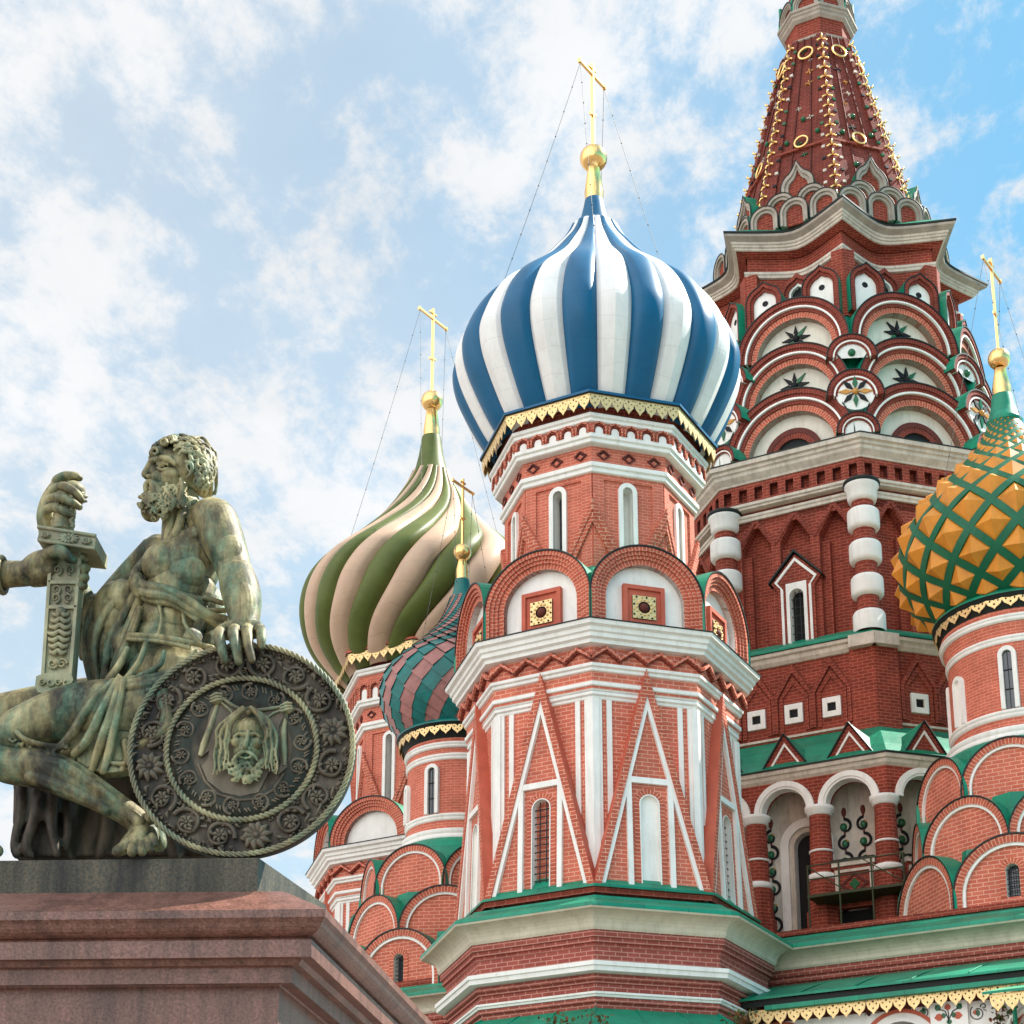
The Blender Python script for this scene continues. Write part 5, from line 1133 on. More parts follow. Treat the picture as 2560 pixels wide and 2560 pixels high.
# ---------------------------------------------------------------- work platform in front of the loggia
sf = thing('work_platform', 'rusty green metal work platform with railings below the painted loggia', 'scaffold', (7.5, 48.4, 14.3)); fr = mface(9.2, -1)
def sp(x, y, d=0): return fr.p(*fr.px(*q4(x, y), d), d)
u0, zd = fr.px(*q4(640, 1165)); u1, _ = fr.px(*q4(1230, 1165)); u1 = min(u1, fw(9.2)/2+.5)
m = MB(); m.box(fr, u0, u1, zd-.08, zd, -1.1, 0, 'scaffold_paint'); build(m, 'deck', sf)
ztop = zd+.85
for u in (u0+.03, (u0*2+u1)/3, (u0+2*u1)/3, u1-.03):
    m = MB(); m.tube([fr.p(u, 13.3, -.03), fr.p(u, ztop, -.03)], .03, 'scaffold_paint', 6); build(m, 'post', sf)
for z in (ztop, zd+.45):
    m = MB(); m.tube([fr.p(u0, z, -.03), fr.p(u1, z, -.03)], .022, 'scaffold_paint', 6); build(m, 'rail', sf)
for a, b in ((u0, u0+1.1), (u1-1.2, u1)):
    m = MB(); m.tube([fr.p(a, ztop, -.02), fr.p(b, zd, -.02)], .018, 'scaffold_paint', 5); build(m, 'brace', sf)
# ---------------------------------------------------------------- granite pedestal
def bronze():
    m = bpy.data.materials.new('bronze_patina'); m.use_nodes = True; MATS['bronze'] = m; t = m.node_tree; b = t.nodes['Principled BSDF']; N_ = t.nodes.new; Lk = t.links.new
    tcn = N_('ShaderNodeTexCoord'); geo = N_('ShaderNodeNewGeometry')
    def noise_(sc_, det, ro_=.6, st=(1, 1, 1)):
        mp = N_('ShaderNodeMapping'); mp.inputs['Scale'].default_value = st; Lk(tcn.outputs['Object'], mp.inputs[0]); n = N_('ShaderNodeTexNoise'); n.inputs['Scale'].default_value = sc_; n.inputs['Detail'].default_value = det; n.inputs['Roughness'].default_value = ro_; Lk(mp.outputs[0], n.inputs['Vector']); return n.outputs[0]
    def ramp(src, stops):
        r = N_('ShaderNodeValToRGB'); Lk(src, r.inputs[0]); e = r.color_ramp.elements
        e[0].position, e[0].color = stops[0][0], (*stops[0][1], 1); e[1].position, e[1].color = stops[-1][0], (*stops[-1][1], 1)
        for p, c in stops[1:-1]: q = e.new(p); q.color = (*c, 1)
        return r.outputs[0]
    base = ramp(noise_(2.6, 10, .70, (1.2, 1.2, .5)), [(.38, (.024, .021, .013)), (.46, (.115, .092, .047)), (.54, (.28, .235, .115)), (.66, (.52, .46, .25))])
    green = ramp(noise_(9, 6), [(.38, (.016, .056, .037)), (.55, (.10, .21, .135)), (.75, (.34, .46, .31))])
    f = ramp(noise_(3.4, 10, .74, (1.3, 1.3, .42)), [(.47, (0, 0, 0)), (.63, (.78, .78, .78))])
    mx_ = N_('ShaderNodeMixRGB'); Lk(f, mx_.inputs[0]); Lk(base, mx_.inputs[1]); Lk(green, mx_.inputs[2])
    # hollows of the casting darkened in the colour, like shade in crevices
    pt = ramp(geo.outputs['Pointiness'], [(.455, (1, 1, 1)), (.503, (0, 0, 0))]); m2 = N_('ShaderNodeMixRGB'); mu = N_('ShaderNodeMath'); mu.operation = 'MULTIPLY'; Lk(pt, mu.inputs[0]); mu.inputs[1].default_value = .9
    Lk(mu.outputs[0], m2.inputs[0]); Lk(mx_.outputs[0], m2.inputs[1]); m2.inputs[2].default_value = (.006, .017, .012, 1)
    hi = ramp(geo.outputs['Pointiness'], [(.53, (0, 0, 0)), (.66, (1, 1, 1))]); m3 = N_('ShaderNodeMixRGB'); mu2 = N_('ShaderNodeMath'); mu2.operation = 'MULTIPLY'; Lk(hi, mu2.inputs[0]); mu2.inputs[1].default_value = .45  # raised forms made paler in the colour, as painted highlights
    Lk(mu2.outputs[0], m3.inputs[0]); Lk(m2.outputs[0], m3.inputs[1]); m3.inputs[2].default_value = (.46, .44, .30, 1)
    Lk(m3.outputs[0], b.inputs['Base Color']); b.inputs['Metallic'].default_value = .12; b.inputs['Roughness'].default_value = .55; b.inputs['Specular IOR Level'].default_value = .35
    bp = N_('ShaderNodeBump'); bp.inputs['Strength'].default_value = .25; bp.inputs['Distance'].default_value = .01; Lk(noise_(40, 4), bp.inputs['Height']); Lk(bp.outputs[0], b.inputs['Normal'])
    m4 = m.copy(); m4.name = 'bronze_dark'; MATS['bronze_dark'] = m4
    for n in m4.node_tree.nodes:
        if n.type == 'VALTORGB' and len(n.color_ramp.elements) == 4:
            for e, c in zip(n.color_ramp.elements, ((.014, .010, .008), (.042, .031, .022), (.085, .064, .045), (.17, .135, .09))): e.color = (*c, 1)
        if n.type == 'MIX_RGB' and abs(n.inputs[2].default_value[0]-.46) < .01: n.inputs[2].default_value = (.24, .20, .14, 1)
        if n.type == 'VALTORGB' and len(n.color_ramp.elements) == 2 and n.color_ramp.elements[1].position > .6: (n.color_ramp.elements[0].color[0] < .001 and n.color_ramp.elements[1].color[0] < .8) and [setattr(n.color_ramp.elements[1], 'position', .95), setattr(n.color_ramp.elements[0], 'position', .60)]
bronze()
def granite(name, c1, c2, dark, streak=.0):
    m = mat(name, c1, .35, spec=.45); t = m.node_tree; b = t.nodes['Principled BSDF']; N_ = t.nodes.new; Lk = t.links.new; tcn = N_('ShaderNodeTexCoord')
    n = N_('ShaderNodeTexNoise'); n.inputs['Scale'].default_value = 55; n.inputs['Detail'].default_value = 5; n.inputs['Roughness'].default_value = .75; Lk(tcn.outputs['Object'], n.inputs['Vector'])
    r = N_('ShaderNodeValToRGB'); e = r.color_ramp.elements; e[0].position, e[0].color = .36, (*dark, 1); e[1].position, e[1].color = .62, (*c2, 1); q = e.new(.47); q.color = (*c1, 1); Lk(n.outputs[0], r.inputs[0])
    mp = N_('ShaderNodeMapping'); mp.inputs['Scale'].default_value = (3.2, 3.2, .35); Lk(tcn.outputs['Object'], mp.inputs[0]); n2 = N_('ShaderNodeTexNoise'); n2.inputs['Scale'].default_value = 1.6; n2.inputs['Detail'].default_value = 7; n2.inputs['Roughness'].default_value = .7; Lk(mp.outputs[0], n2.inputs['Vector'])
    r2 = N_('ShaderNodeMapRange'); r2.inputs[1].default_value = .35; r2.inputs[2].default_value = .6; r2.inputs[3].default_value = 1-streak; r2.inputs[4].default_value = 1.12; Lk(n2.outputs[0], r2.inputs[0])
    hs = N_('ShaderNodeHueSaturation'); Lk(r.outputs[0], hs.inputs['Color']); Lk(r2.outputs[0], hs.inputs['Value']); Lk(hs.outputs[0], b.inputs['Base Color'])
granite('granite', (.185, .080, .058), (.27, .13, .098), (.10, .042, .032), .5)
granite('plinth_bronze', (.060, .055, .036), (.12, .085, .05), (.022, .024, .018), .85); MATS['plinth_bronze'].node_tree.nodes['Principled BSDF'].inputs['Roughness'].default_value = .6
SQ = lambda y: 1800+y*.5694
ped = thing('pedestal', 'polished red granite pedestal with stepped mouldings carrying the bronze statues', 'pedestal', (-3.4, 13.5, 0))
PC = Vector((-1.468, 11.0, 0)); SD = Vector((math.sin(R_(6.8)), math.cos(R_(6.8)), 0)); FD = Vector((-1, .012, 0)).normalized()
LF, LS = 6.2, 6.4; SN = Vector((SD.y, -SD.x, 0)); FN = Vector((-FD.y, FD.x, 0)); FN = FN if FN.y < 0 else -FN
def pring(o, z):       # o = outward offset from the cornice edge (negative = set back)
    def off(c, a, b): return c+a*o+b*o
    k = -o
    c0 = PC-SN*k-FN*k; c1 = PC+FD*LF+SN*k-FN*k; c2 = c1+SD*(LS-2*k); c3 = c0+SD*(LS-2*k)
    return [Vector((c.x, c.y, z)) for c in (c0, c3, c2, c1)]
def zy(y, o): return at(700, SQ(y), 11.0-o).z
def ploft(prof, mt, nm):
    m = MB()
    for (o0, z0), (o1, z1) in zip(prof, prof[1:]):
        a, b = pring(o0, z0), pring(o1, z1)
        for i in range(4): m.add([a[i], a[(i+1) % 4], b[(i+1) % 4], b[i]], [[0, 3, 2, 1]], mt)
    return build(m, nm, ped)
zs = [zy(830, 0), zy(865, 0)]
prof = [(-1.5, zy(745, -.32)+.001), (-.33, zy(745, -.33)), (-.02, zs[0]+.01), (0, zs[0]), (0, zs[1])]
prof += [(-.02-.10*(1-math.cos(t)), zs[1]-(zs[1]-zy(950, -.11))*math.sin(t)*.98) for t in [math.pi/2*i/6 for i in range(1, 7)]]
prof += [(-.10, zy(962, -.10)), (-.10, zy(1038, -.10)), (-.17, zy(1046, -.17)), (-.19, zy(1072, -.19)), (-.235, zy(1080, -.235)), (-.24, zy(1150, -.24)), (-.335, zy(1153, -.335)), (-.34, zy(1162, -.34)), (-.34, 1.2)]
ploft(prof, 'granite', 'shaft'); ploft([(-.34, 1.2), (-.1, 1.15), (0, 1.0), (0, .6), (.35, .55), (.35, 0)], 'granite', 'foot')
zt = at(*[646, 2144.5], 11.47).z; m = MB(); zb_ = zy(745, -.33)-.01
sl = at(646, 2144.5, 11.47); r1 = ray(814, 2262); tt = (zt-1.7)/r1.z; e = Vector((r1.x*tt, r1.y*tt, zt)); sdir = (e-sl); sdir.z = 0; sdir.normalize()
P = [Vector((sl.x, sl.y, 0)), Vector((e.x, e.y, 0)), Vector((sl.x+.15, sl.y+4.6, 0)), Vector((sl.x-5.2, sl.y+4.6, 0)), Vector((sl.x-5.2, sl.y+.06, 0))]
n = len(P); V = [p+Vector((0, 0, zt)) for p in P]+[p+Vector((0, 0, zb_)) for p in P]; m.add(V, [list(range(n))]+[[i, n+i, n+(i+1) % n, (i+1) % n] for i in range(n)], 'plinth_bronze')
build(m, 'plinth_slab', ped)
ZS = zt
# ---------------------------------------------------------------- sculpting helpers: overlapping forms fused into one skin
KD = 1.32505
def S(x, y, Y): return at(x*KD, y*KD, Y)
MPX = .00356
class Clay:
    def __init__(s): s.m = MB()
    def blob(s, x, y, Y, rx, rz=None, ry=None): s.m.ball(S(x, y, Y), MPX, 'bronze', 18, rx, (ry or rx), (rz or rx)*1.05)
    def limb(s, pts, n=14, sub=5):
        if max(p[3] for p in pts) > 22: n = 30      # pts: (x, y, Y, radius in picture units)
        P, Rr = [], []
        q = [(S(a, b, c), r*MPX) for a, b, c, r in pts]
        for i in range(len(q)-1):
            p0 = q[max(i-1, 0)]; p1, p2 = q[i], q[i+1]; p3 = q[min(i+2, len(q)-1)]
            for j in range(sub):
                t = j/sub; t2, t3 = t*t, t*t*t
                f = lambda a, b, c, d: .5*((2*b)+(c-a)*t+(2*a-5*b+4*c-d)*t2+(-a+3*b-3*c+d)*t3)
                P.append(Vector([f(p0[0][k], p1[0][k], p2[0][k], p3[0][k]) for k in range(3)])); Rr.append(max(.002, f(p0[1], p1[1], p2[1], p3[1])))
        P.append(q[-1][0]); Rr.append(q[-1][1]); s.m.tube(P, Rr, 'bronze', n)
        s.m.ball(P[0], Rr[0]*.99, 'bronze', 12); s.m.ball(P[-1], Rr[-1]*.99, 'bronze', 12)
    def slab(s, pts, Y0, Y1):            # closed outline given thickness
        n = len(pts); A = [S(x, y, Y0) for x, y in pts]; B = [S(x, y, Y0)+Vector((0, Y1-Y0, 0)) for x, y in pts]
        fs = [list(t) for t in geometry.tessellate_polygon([[Vector((x, -y, 0)) for x, y in pts]])]
        s.m.add(A+B, fs+[[n+j for j in f][::-1] for f in fs]+[[i, n+i, n+(i+1) % n, (i+1) % n] for i in range(n)], 'bronze')
    def done(s, name, parent, voxel=.011, smooth=3, mt='bronze', label=None, disp=0, dscale=.1):
        o = build(s.m, name, None); md = o.modifiers.new('r', 'REMESH'); md.mode = 'VOXEL'; md.voxel_size = voxel; md.use_smooth_shade = True
        if smooth: sm = o.modifiers.new('s', 'SMOOTH'); sm.factor = .5; sm.iterations = smooth
        dg = bpy.context.evaluated_depsgraph_get(); me = bpy.data.meshes.new_from_object(o.evaluated_get(dg)); me.name = name; bpy.data.objects.remove(o)
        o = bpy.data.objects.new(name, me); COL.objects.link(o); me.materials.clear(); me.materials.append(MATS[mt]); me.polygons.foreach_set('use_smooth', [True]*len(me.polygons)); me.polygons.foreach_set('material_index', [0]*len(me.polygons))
        if parent is not None: o.parent = parent; o.matrix_parent_inverse = parent.matrix_world.inverted()
        if label: o['label'] = label
        return o
rs = random.Random(21)
# ---------------------------------------------------------------- seated bronze man
fig = thing('seated_statue', 'bronze statue of a seated bearded man in classical drapery, one hand on the shield', 'statue', (S(330, 1600, 12.0).x, 12.0, ZS))
b = Clay()
# torso
b.blob(352, 1068, 12.02, 70, 68, 66); b.blob(318, 1072, 12.0, 56, 52, 60); b.blob(340, 1120, 12.02, 74, 62, 64); b.blob(326, 1170, 12.02, 74, 60, 66); b.blob(318, 1215, 12.05, 78, 60, 70); b.blob(330, 1280, 12.08, 100, 70, 85)
b.blob(300, 1066, 11.88, 36, 34, 22); b.blob(354, 1078, 11.84, 38, 34, 18)      # chest muscles
for yy in (1128, 1146): b.limb([(345, yy, 11.83, 12), (385, yy+8, 11.86, 12)], 8)
b.limb([(344, 950, 12.03, 38), (342, 1000, 12.03, 40), (348, 1035, 12.03, 50)])   # neck
b.limb([(325, 955, 11.93, 8), (322, 985, 11.9, 9), (316, 1015, 11.9, 9)], 8); b.limb([(345, 960, 11.88, 9), (335, 1000, 11.86, 10), (318, 1024, 11.87, 9)], 8)
b.limb([(350, 990, 12.02, 36), (385, 985, 12.0, 38)]); b.limb([(320, 1030, 11.93, 18), (360, 1012, 11.88, 18), (392, 1000, 11.86, 16)], 10)
# near arm pressing down on the shield
b.limb([(388, 985, 11.95, 40), (404, 980, 11.90, 45), (418, 1012, 11.86, 44), (434, 1052, 11.82, 38), (444, 1085, 11.78, 34)])
b.limb([(444, 1080, 11.78, 35), (452, 1108, 11.74, 39), (458, 1135, 11.70, 37), (461, 1165, 11.66, 31), (461, 1188, 11.62, 27)])
b.blob(432, 1040, 11.72, 26, 34, 16); b.limb([(452, 1095, 11.66, 14), (466, 1130, 11.6, 15), (464, 1172, 11.57, 12)], 8)
b.limb([(432, 1190, 11.60, 20), (458, 1188, 11.60, 22), (484, 1188, 11.60, 18)], 12)    # hand over the rim
for f in ([(420, 1188, 11.56, 12), (413, 1196, 11.47, 11.5), (418, 1222, 11.41, 10.5), (424, 1246, 11.41, 8.5)], [(444, 1186, 11.55, 12), (440, 1194, 11.46, 11.5), (446, 1222, 11.40, 10.5), (451, 1249, 11.40, 8.5)],
          [(467, 1186, 11.55, 11.5), (466, 1194, 11.46, 11), (470, 1222, 11.40, 10), (474, 1245, 11.40, 8.5)], [(488, 1186, 11.56, 10.5), (493, 1192, 11.48, 10), (493, 1206, 11.43, 9.5), (493, 1219, 11.43, 8)]): b.limb(f, 10)
# far arm raised to the sword hilt
b.limb([(300, 1045, 12.3, 42), (240, 1105, 12.42, 38), (180, 1165, 12.42, 30)]); b.limb([(176, 1172, 12.42, 30), (145, 1120, 12.3, 30), (108, 1040, 12.12, 22), (92, 998, 12.02, 19)])
# near leg
b.limb([(330, 1345, 11.85, 84), (240, 1350, 11.80, 76), (140, 1352, 11.74, 64), (50, 1375, 11.68, 48), (-10, 1405, 11.66, 38)])
b.limb([(-12, 1425, 11.66, 38), (18, 1444, 11.64, 36), (78, 1450, 11.62, 40), (140, 1476, 11.62, 36), (198, 1508, 11.64, 28), (245, 1538, 11.66, 24), (266, 1556, 11.68, 25)])
b.limb([(30, 1432, 11.56, 14), (110, 1445, 11.53, 17), (170, 1480, 11.55, 14), (225, 1518, 11.59, 10)], 8); b.limb([(60, 1466, 11.54, 15), (130, 1492, 11.54, 15), (200, 1528, 11.59, 11)], 8)
b.limb([(268, 1560, 11.68, 25), (266, 1580, 11.60, 23), (258, 1592, 11.54, 20)]); b.limb([(284, 1572, 11.64, 17), (284, 1588, 11.58, 14)]); b.limb([(256, 1578, 11.6, 18), (238, 1596, 11.54, 14)])
b.limb([(292, 1560, 11.8, 18), (300, 1592, 11.8, 16)]); b.limb([(250, 1540, 11.60, 11), (262, 1552, 11.58, 12)], 8); b.blob(282, 1545, 11.62, 13)
for f in ([(244, 1592, 11.53, 13), (230, 1602, 11.49, 12.5), (222, 1606, 11.46, 11)], [(256, 1592, 11.51, 11), (251, 1602, 11.46, 11), (249, 1608, 11.44, 9.5)], [(268, 1590, 11.51, 10), (267, 1601, 11.46, 10), (268, 1608, 11.44, 8.5)],
          [(279, 1585, 11.52, 9), (280, 1596, 11.47, 9), (282, 1602, 11.46, 7.5)], [(287, 1578, 11.53, 8), (291, 1587, 11.49, 8), (293, 1592, 11.48, 7)]): b.limb(f, 10)
# far leg, mostly outside the picture
b.limb([(300, 1330, 12.4, 70), (120, 1340, 12.5, 60), (-40, 1370, 12.5, 46), (-60, 1450, 12.4, 36), (-40, 1560, 12.3, 26), (-30, 1590, 12.0, 18), (-5, 1606, 11.7, 12)])
# head
b.blob(352, 888, 12.03, 50, 54, 48); b.blob(322, 882, 12.0, 34, 42, 38); b.blob(322, 908, 11.98, 30, 30, 34); b.blob(306, 860, 11.97, 20, 20, 26); b.limb([(298, 922, 11.97, 24), (330, 930, 11.98, 26)])
b.blob(298, 876, 11.98, 16, 22, 22); b.blob(292, 894, 11.97, 16, 20, 20); b.blob(300, 906, 11.95, 20, 18, 24)
b.limb([(282, 875, 11.945, 6.5), (291, 868, 11.895, 7.5), (305, 865, 11.850, 7.5), (319, 867, 11.835, 6.5), (330, 875, 11.84, 5)], 10)
b.limb([(287, 870, 11.93, 8), (280, 882, 11.925, 7.5), (273, 894, 11.92, 7.5)], 10); b.blob(273, 896, 11.915, 7, 6, 7); b.blob(282, 899, 11.895, 7, 5.5, 6); b.blob(276, 900, 11.94, 6, 5)
b.blob(305, 878, 11.868, 7.5, 5.5, 6); b.limb([(296, 883, 11.875, 2.6), (305, 886, 11.853, 3), (316, 883, 11.855, 2.6)], 6); b.limb([(296, 876, 11.872, 2.4), (305, 872.5, 11.850, 2.8), (317, 877, 11.852, 2.4)], 6)
b.blob(320, 894, 11.89, 19, 13, 12); b.blob(300, 925, 11.93, 18, 14, 22); b.limb([(352, 871, 11.805, 4.5), (361, 876, 11.79, 4.5), (362, 888, 11.79, 4), (354, 901, 11.81, 4)], 8); b.blob(354, 886, 11.825, 6, 11, 5); b.limb([(352, 878, 11.80, 2.5), (355, 888, 11.795, 2.5)], 6)
b.limb([(279, 921, 11.92, 4.5), (290, 924, 11.88, 4)], 6); b.blob(288, 936, 11.93, 15, 12, 16)
b.blob(398, 1160, 12.08, 30, 62, 32); b.blob(396, 1235, 12.08, 34, 60, 34); b.blob(50, 1414, 11.78, 70, 14, 26); b.blob(122, 1424, 11.74, 26, 16, 22); b.blob(150, 1436, 11.74, 22, 18, 20)
# drapery: cloak over the far arm, sash, skirt over the thighs
b.blob(215, 1160, 12.08, 46, 70, 40); b.blob(190, 1215, 12.10, 36, 72, 36); b.blob(232, 1130, 12.03, 36, 40, 36); b.blob(244, 1225, 12.02, 42, 56, 46); b.blob(178, 1165, 12.12, 26, 50, 26)
for f in ([(262, 1078, 12.0, 10), (215, 1110, 12.03, 11), (175, 1150, 12.03, 10), (160, 1215, 12.03, 9), (172, 1285, 12.03, 8)], [(266, 1085, 11.95, 10), (225, 1125, 11.96, 11), (188, 1175, 11.96, 10), (176, 1230, 11.97, 10), (184, 1288, 12.0, 8)],
          [(268, 1095, 11.92, 10), (240, 1150, 11.92, 11), (207, 1210, 11.92, 10), (196, 1280, 11.96, 8)], [(272, 1110, 11.88, 9), (252, 1160, 11.88, 10), (226, 1225, 11.9, 10), (208, 1285, 11.94, 8)],
          [(265, 1150, 11.86, 8), (245, 1200, 11.86, 9), (218, 1262, 11.9, 8)], [(290, 1040, 11.93, 9), (262, 1072, 11.91, 10), (252, 1096, 11.88, 11)], [(150, 1130, 12.1, 8), (148, 1180, 12.1, 8), (156, 1240, 12.08, 8)]): b.limb(f, 8)
for i, f in enumerate(([(256, 1092, 11.82, 11), (272, 1106, 11.78, 12), (312, 1112, 11.74, 11), (352, 1132, 11.73, 11), (392, 1160, 11.78, 10), (424, 1168, 11.84, 9)], [(254, 1102, 11.81, 9), (276, 1120, 11.77, 11), (320, 1126, 11.74, 10), (362, 1150, 11.75, 9), (418, 1182, 11.84, 8)],
          [(258, 1112, 11.82, 8), (280, 1130, 11.79, 9), (330, 1140, 11.76, 8), (372, 1168, 11.78, 7)], [(262, 1088, 11.8, 9), (254, 1104, 11.77, 10), (262, 1122, 11.79, 8)], [(388, 1128, 11.80, 6), (420, 1138, 11.84, 6)], [(392, 1152, 11.80, 6), (424, 1152, 11.85, 6)])): b.limb(f, 8)
for f in ([(244, 1198, 11.82, 6), (290, 1200, 11.77, 6), (340, 1208, 11.77, 6), (400, 1222, 11.82, 6)], [(242, 1206, 11.82, 5), (300, 1210, 11.77, 5), (356, 1222, 11.78, 5)], [(300, 1140, 11.79, 4), (305, 1170, 11.77, 4), (298, 1198, 11.77, 4)], [(345, 1150, 11.78, 4), (350, 1180, 11.77, 4), (380, 1215, 11.78, 4)],
          [(262, 1150, 11.82, 5), (256, 1180, 11.82, 5), (246, 1200, 11.83, 5)], [(240, 1225, 11.8, 7), (225, 1255, 11.78, 8), (205, 1282, 11.76, 8)], [(275, 1215, 11.76, 6), (262, 1250, 11.72, 7), (235, 1285, 11.7, 7)], [(370, 1230, 11.75, 6), (330, 1262, 11.68, 7), (270, 1284, 11.62, 8), (220, 1290, 11.6, 8)],
          [(400, 1262, 11.72, 6), (350, 1278, 11.64, 7), (290, 1292, 11.58, 8), (235, 1296, 11.55, 7)], [(390, 1290, 11.66, 7), (330, 1296, 11.6, 8), (280, 1304, 11.55, 7)], [(310, 1230, 11.72, 5), (300, 1256, 11.68, 6), (262, 1276, 11.66, 6)]): b.limb(f, 8)
b.slab([(128, 1398), (150, 1380), (250, 1380), (262, 1448), (242, 1450), (226, 1456), (195, 1458), (168, 1450), (150, 1440), (136, 1420)], 11.60, 11.72)
for f in ([(214, 1286, 11.55, 7), (170, 1330, 11.52, 8), (135, 1385, 11.53, 8), (108, 1414, 11.56, 6)], [(222, 1284, 11.53, 7), (192, 1340, 11.50, 8), (165, 1395, 11.52, 8), (140, 1422, 11.56, 7)], [(228, 1286, 11.52, 7), (210, 1345, 11.49, 8), (190, 1400, 11.52, 8), (174, 1450, 11.57, 6)],
          [(232, 1284, 11.52, 7), (220, 1350, 11.49, 7), (208, 1410, 11.53, 8), (194, 1456, 11.57, 6)], [(300, 1310, 11.52, 7), (310, 1350, 11.50, 7), (290, 1395, 11.54, 7), (250, 1415, 11.57, 6)], [(310, 1305, 11.52, 7), (316, 1370, 11.5, 8), (262, 1410, 11.55, 10)], [(110, 1412, 11.56, 5), (60, 1412, 11.55, 5), (10, 1398, 11.56, 5), (-20, 1390, 11.6, 5)], [(20, 1362, 11.56, 4), (40, 1390, 11.5, 5), (75, 1404, 11.5, 5), (125, 1410, 11.54, 5)], [(236, 1400, 11.57, 7), (240, 1430, 11.58, 6), (230, 1452, 11.59, 5)], [(214, 1440, 11.57, 4), (240, 1440, 11.57, 4), (256, 1430, 11.58, 4)]): b.limb([(x, y, Y+.018, r*1.15) for x, y, Y, r in f], 8)
for i in range(26):      # embroidered hem
    t = i/25; x = -15+t*140; y = 1384+26*math.sin(t*1.9)*1.0+rs.uniform(-4, 4); b.blob(x, y, 11.53+.02*abs(t-.5), rs.uniform(3, 5), None, 3)
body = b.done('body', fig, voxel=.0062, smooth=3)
# hair and beard
h = Clay(); YK = lambda x, y, o=0: 12.02-.215*math.sqrt(max(0, 1-((x-352)/60)**2-((y-886)/66)**2))-o
for k in range(8):         # combed locks sweeping round behind the ear to the nape
    rr_ = 17+6.6*k; a0 = 118 if k > 2 else 80; a1 = -58+k*2; n_ = 22; pts = []
    for j in range(n_+1):
        aa = R_(a0+(a1-a0)*j/n_); w_ = 2.6*math.sin(j*1.15+k*1.7); q = rr_+w_+(6 if j > 16 else 0)*(j-16)/6
        x, y = 354+math.cos(aa)*q*.98, 890-math.sin(aa)*q*1.08
        if x > 408: x = 408
        if y > 938: break
        pts.append((x, y, YK(x, y, .006+.006*(k % 2)), 3.5+.7*math.sin(j*.8+k)))
    h.limb(pts, 8, 2)
for i in range(46):        # loose wavy ends breaking the outline
    aa = R_(rs.uniform(-35, 125)); q = rs.uniform(30, 58); x, y = 352+math.cos(aa)*q, 886-math.sin(aa)*q*1.08; d_ = aa-math.pi/2; pts = []
    for j in range(6):
        pts.append((x, y, YK(x, y, .018), 3.6-.45*j)); x += 4.5*math.cos(d_)+2.5*math.sin(j*1.7+i); y -= 4.5*math.sin(d_)-2.0*math.cos(j*1.7+i); d_ -= .16
    h.limb(pts, 7, 2)
for i in range(34):        # curls over the forehead
    a = R_(rs.uniform(95, 178)); x, y = 334+math.cos(a)*46, 868-math.sin(a)*40; Y = 12.0-rs.uniform(-.08, .14)
    h.limb([(x+6*math.cos(q*1.4+i), y+6*math.sin(q*1.4+i), Y-.012*q, 4.6-.5*q) for q in range(5)], 7, 3)
h.blob(296, 848, 11.98, 12, 11, 18); h.blob(288, 856, 11.97, 8, 8, 12); h.blob(328, 842, 12.03, 24, 16, 34); h.blob(358, 846, 12.05, 30, 22, 36); h.blob(386, 880, 12.06, 22, 40, 36); h.blob(384, 918, 12.06, 20, 20, 34)
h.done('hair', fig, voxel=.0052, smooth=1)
h = Clay(); h.blob(296, 948, 11.95, 26, 26, 30); h.blob(284, 965, 11.94, 20, 20, 24); h.blob(322, 940, 11.93, 20, 24, 26); h.blob(345, 920, 11.92, 10, 18, 16)
for i in range(90):
    t = rs.random(); x = rs.uniform(266, 350); y = 912+(x-262)*.02+rs.uniform(4, 68)*(1-abs(x-296)/95)
    if y < 930 and x < 305: continue
    if x < 300 and y < 918: continue
    dd = max(0, 1-((x-303)/50)**2-((y-948)/45)**2); Y = 11.96-.15*math.sqrt(dd); s_ = rs.choice((-1, 1)); r0 = rs.uniform(5, 8.5)
    h.limb([(x+r0*(1-.14*q)*math.cos(q*1.25*s_+i), y+q*1.4+r0*(1-.14*q)*math.sin(q*1.25*s_+i), Y-.008*q, 4.2-.4*q) for q in range(6)], 7, 3)
for f in ([(279, 908, 11.91, 5), (275, 916, 11.905, 6), (275, 928, 11.90, 5), (272, 938, 11.9, 4)], [(283, 908, 11.885, 5.5), (294, 915, 11.865, 7), (301, 928, 11.85, 6.5), (301, 942, 11.84, 4)], [(286, 914, 11.88, 6), (292, 926, 11.87, 6), (294, 938, 11.86, 4)], [(318, 930, 11.80, 5), (328, 945, 11.79, 5), (322, 962, 11.8, 4)], [(306, 945, 11.80, 6), (310, 965, 11.79, 6), (308, 980, 11.81, 4)], [(342, 905, 11.82, 5), (344, 925, 11.81, 5.5), (338, 945, 11.82, 5), (345, 955, 11.83, 4)]): h.limb(f, 8, 4)
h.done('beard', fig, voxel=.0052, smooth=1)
# the far hand closed round the hilt
h = Clay(); h.limb([(92, 1000, 12.0, 20), (88, 975, 11.97, 21), (95, 945, 11.95, 20), (104, 922, 11.93, 15)], 12); h.blob(100, 962, 11.99, 20, 26, 14)
for f in ([(92, 972, 11.93, 10), (88, 962, 11.84, 9.5), (105, 958, 11.76, 9.5), (126, 967, 11.74, 8.5), (137, 973, 11.76, 7)], [(96, 954, 11.92, 10), (93, 943, 11.82, 10), (112, 938, 11.74, 10), (136, 948, 11.72, 9), (150, 957, 11.75, 7)], [(102, 934, 11.92, 10), (101, 924, 11.83, 10), (122, 918, 11.75, 10), (143, 930, 11.73, 9), (154, 943, 11.76, 7)],
          [(105, 920, 11.95, 9.5), (107, 906, 11.90, 10), (124, 898, 11.85, 10), (142, 899, 11.84, 9.5), (150, 902, 11.85, 7.5)], [(108, 925, 12.0, 9), (120, 910, 11.95, 8), (135, 912, 11.93, 7)]): h.limb(f, 10)
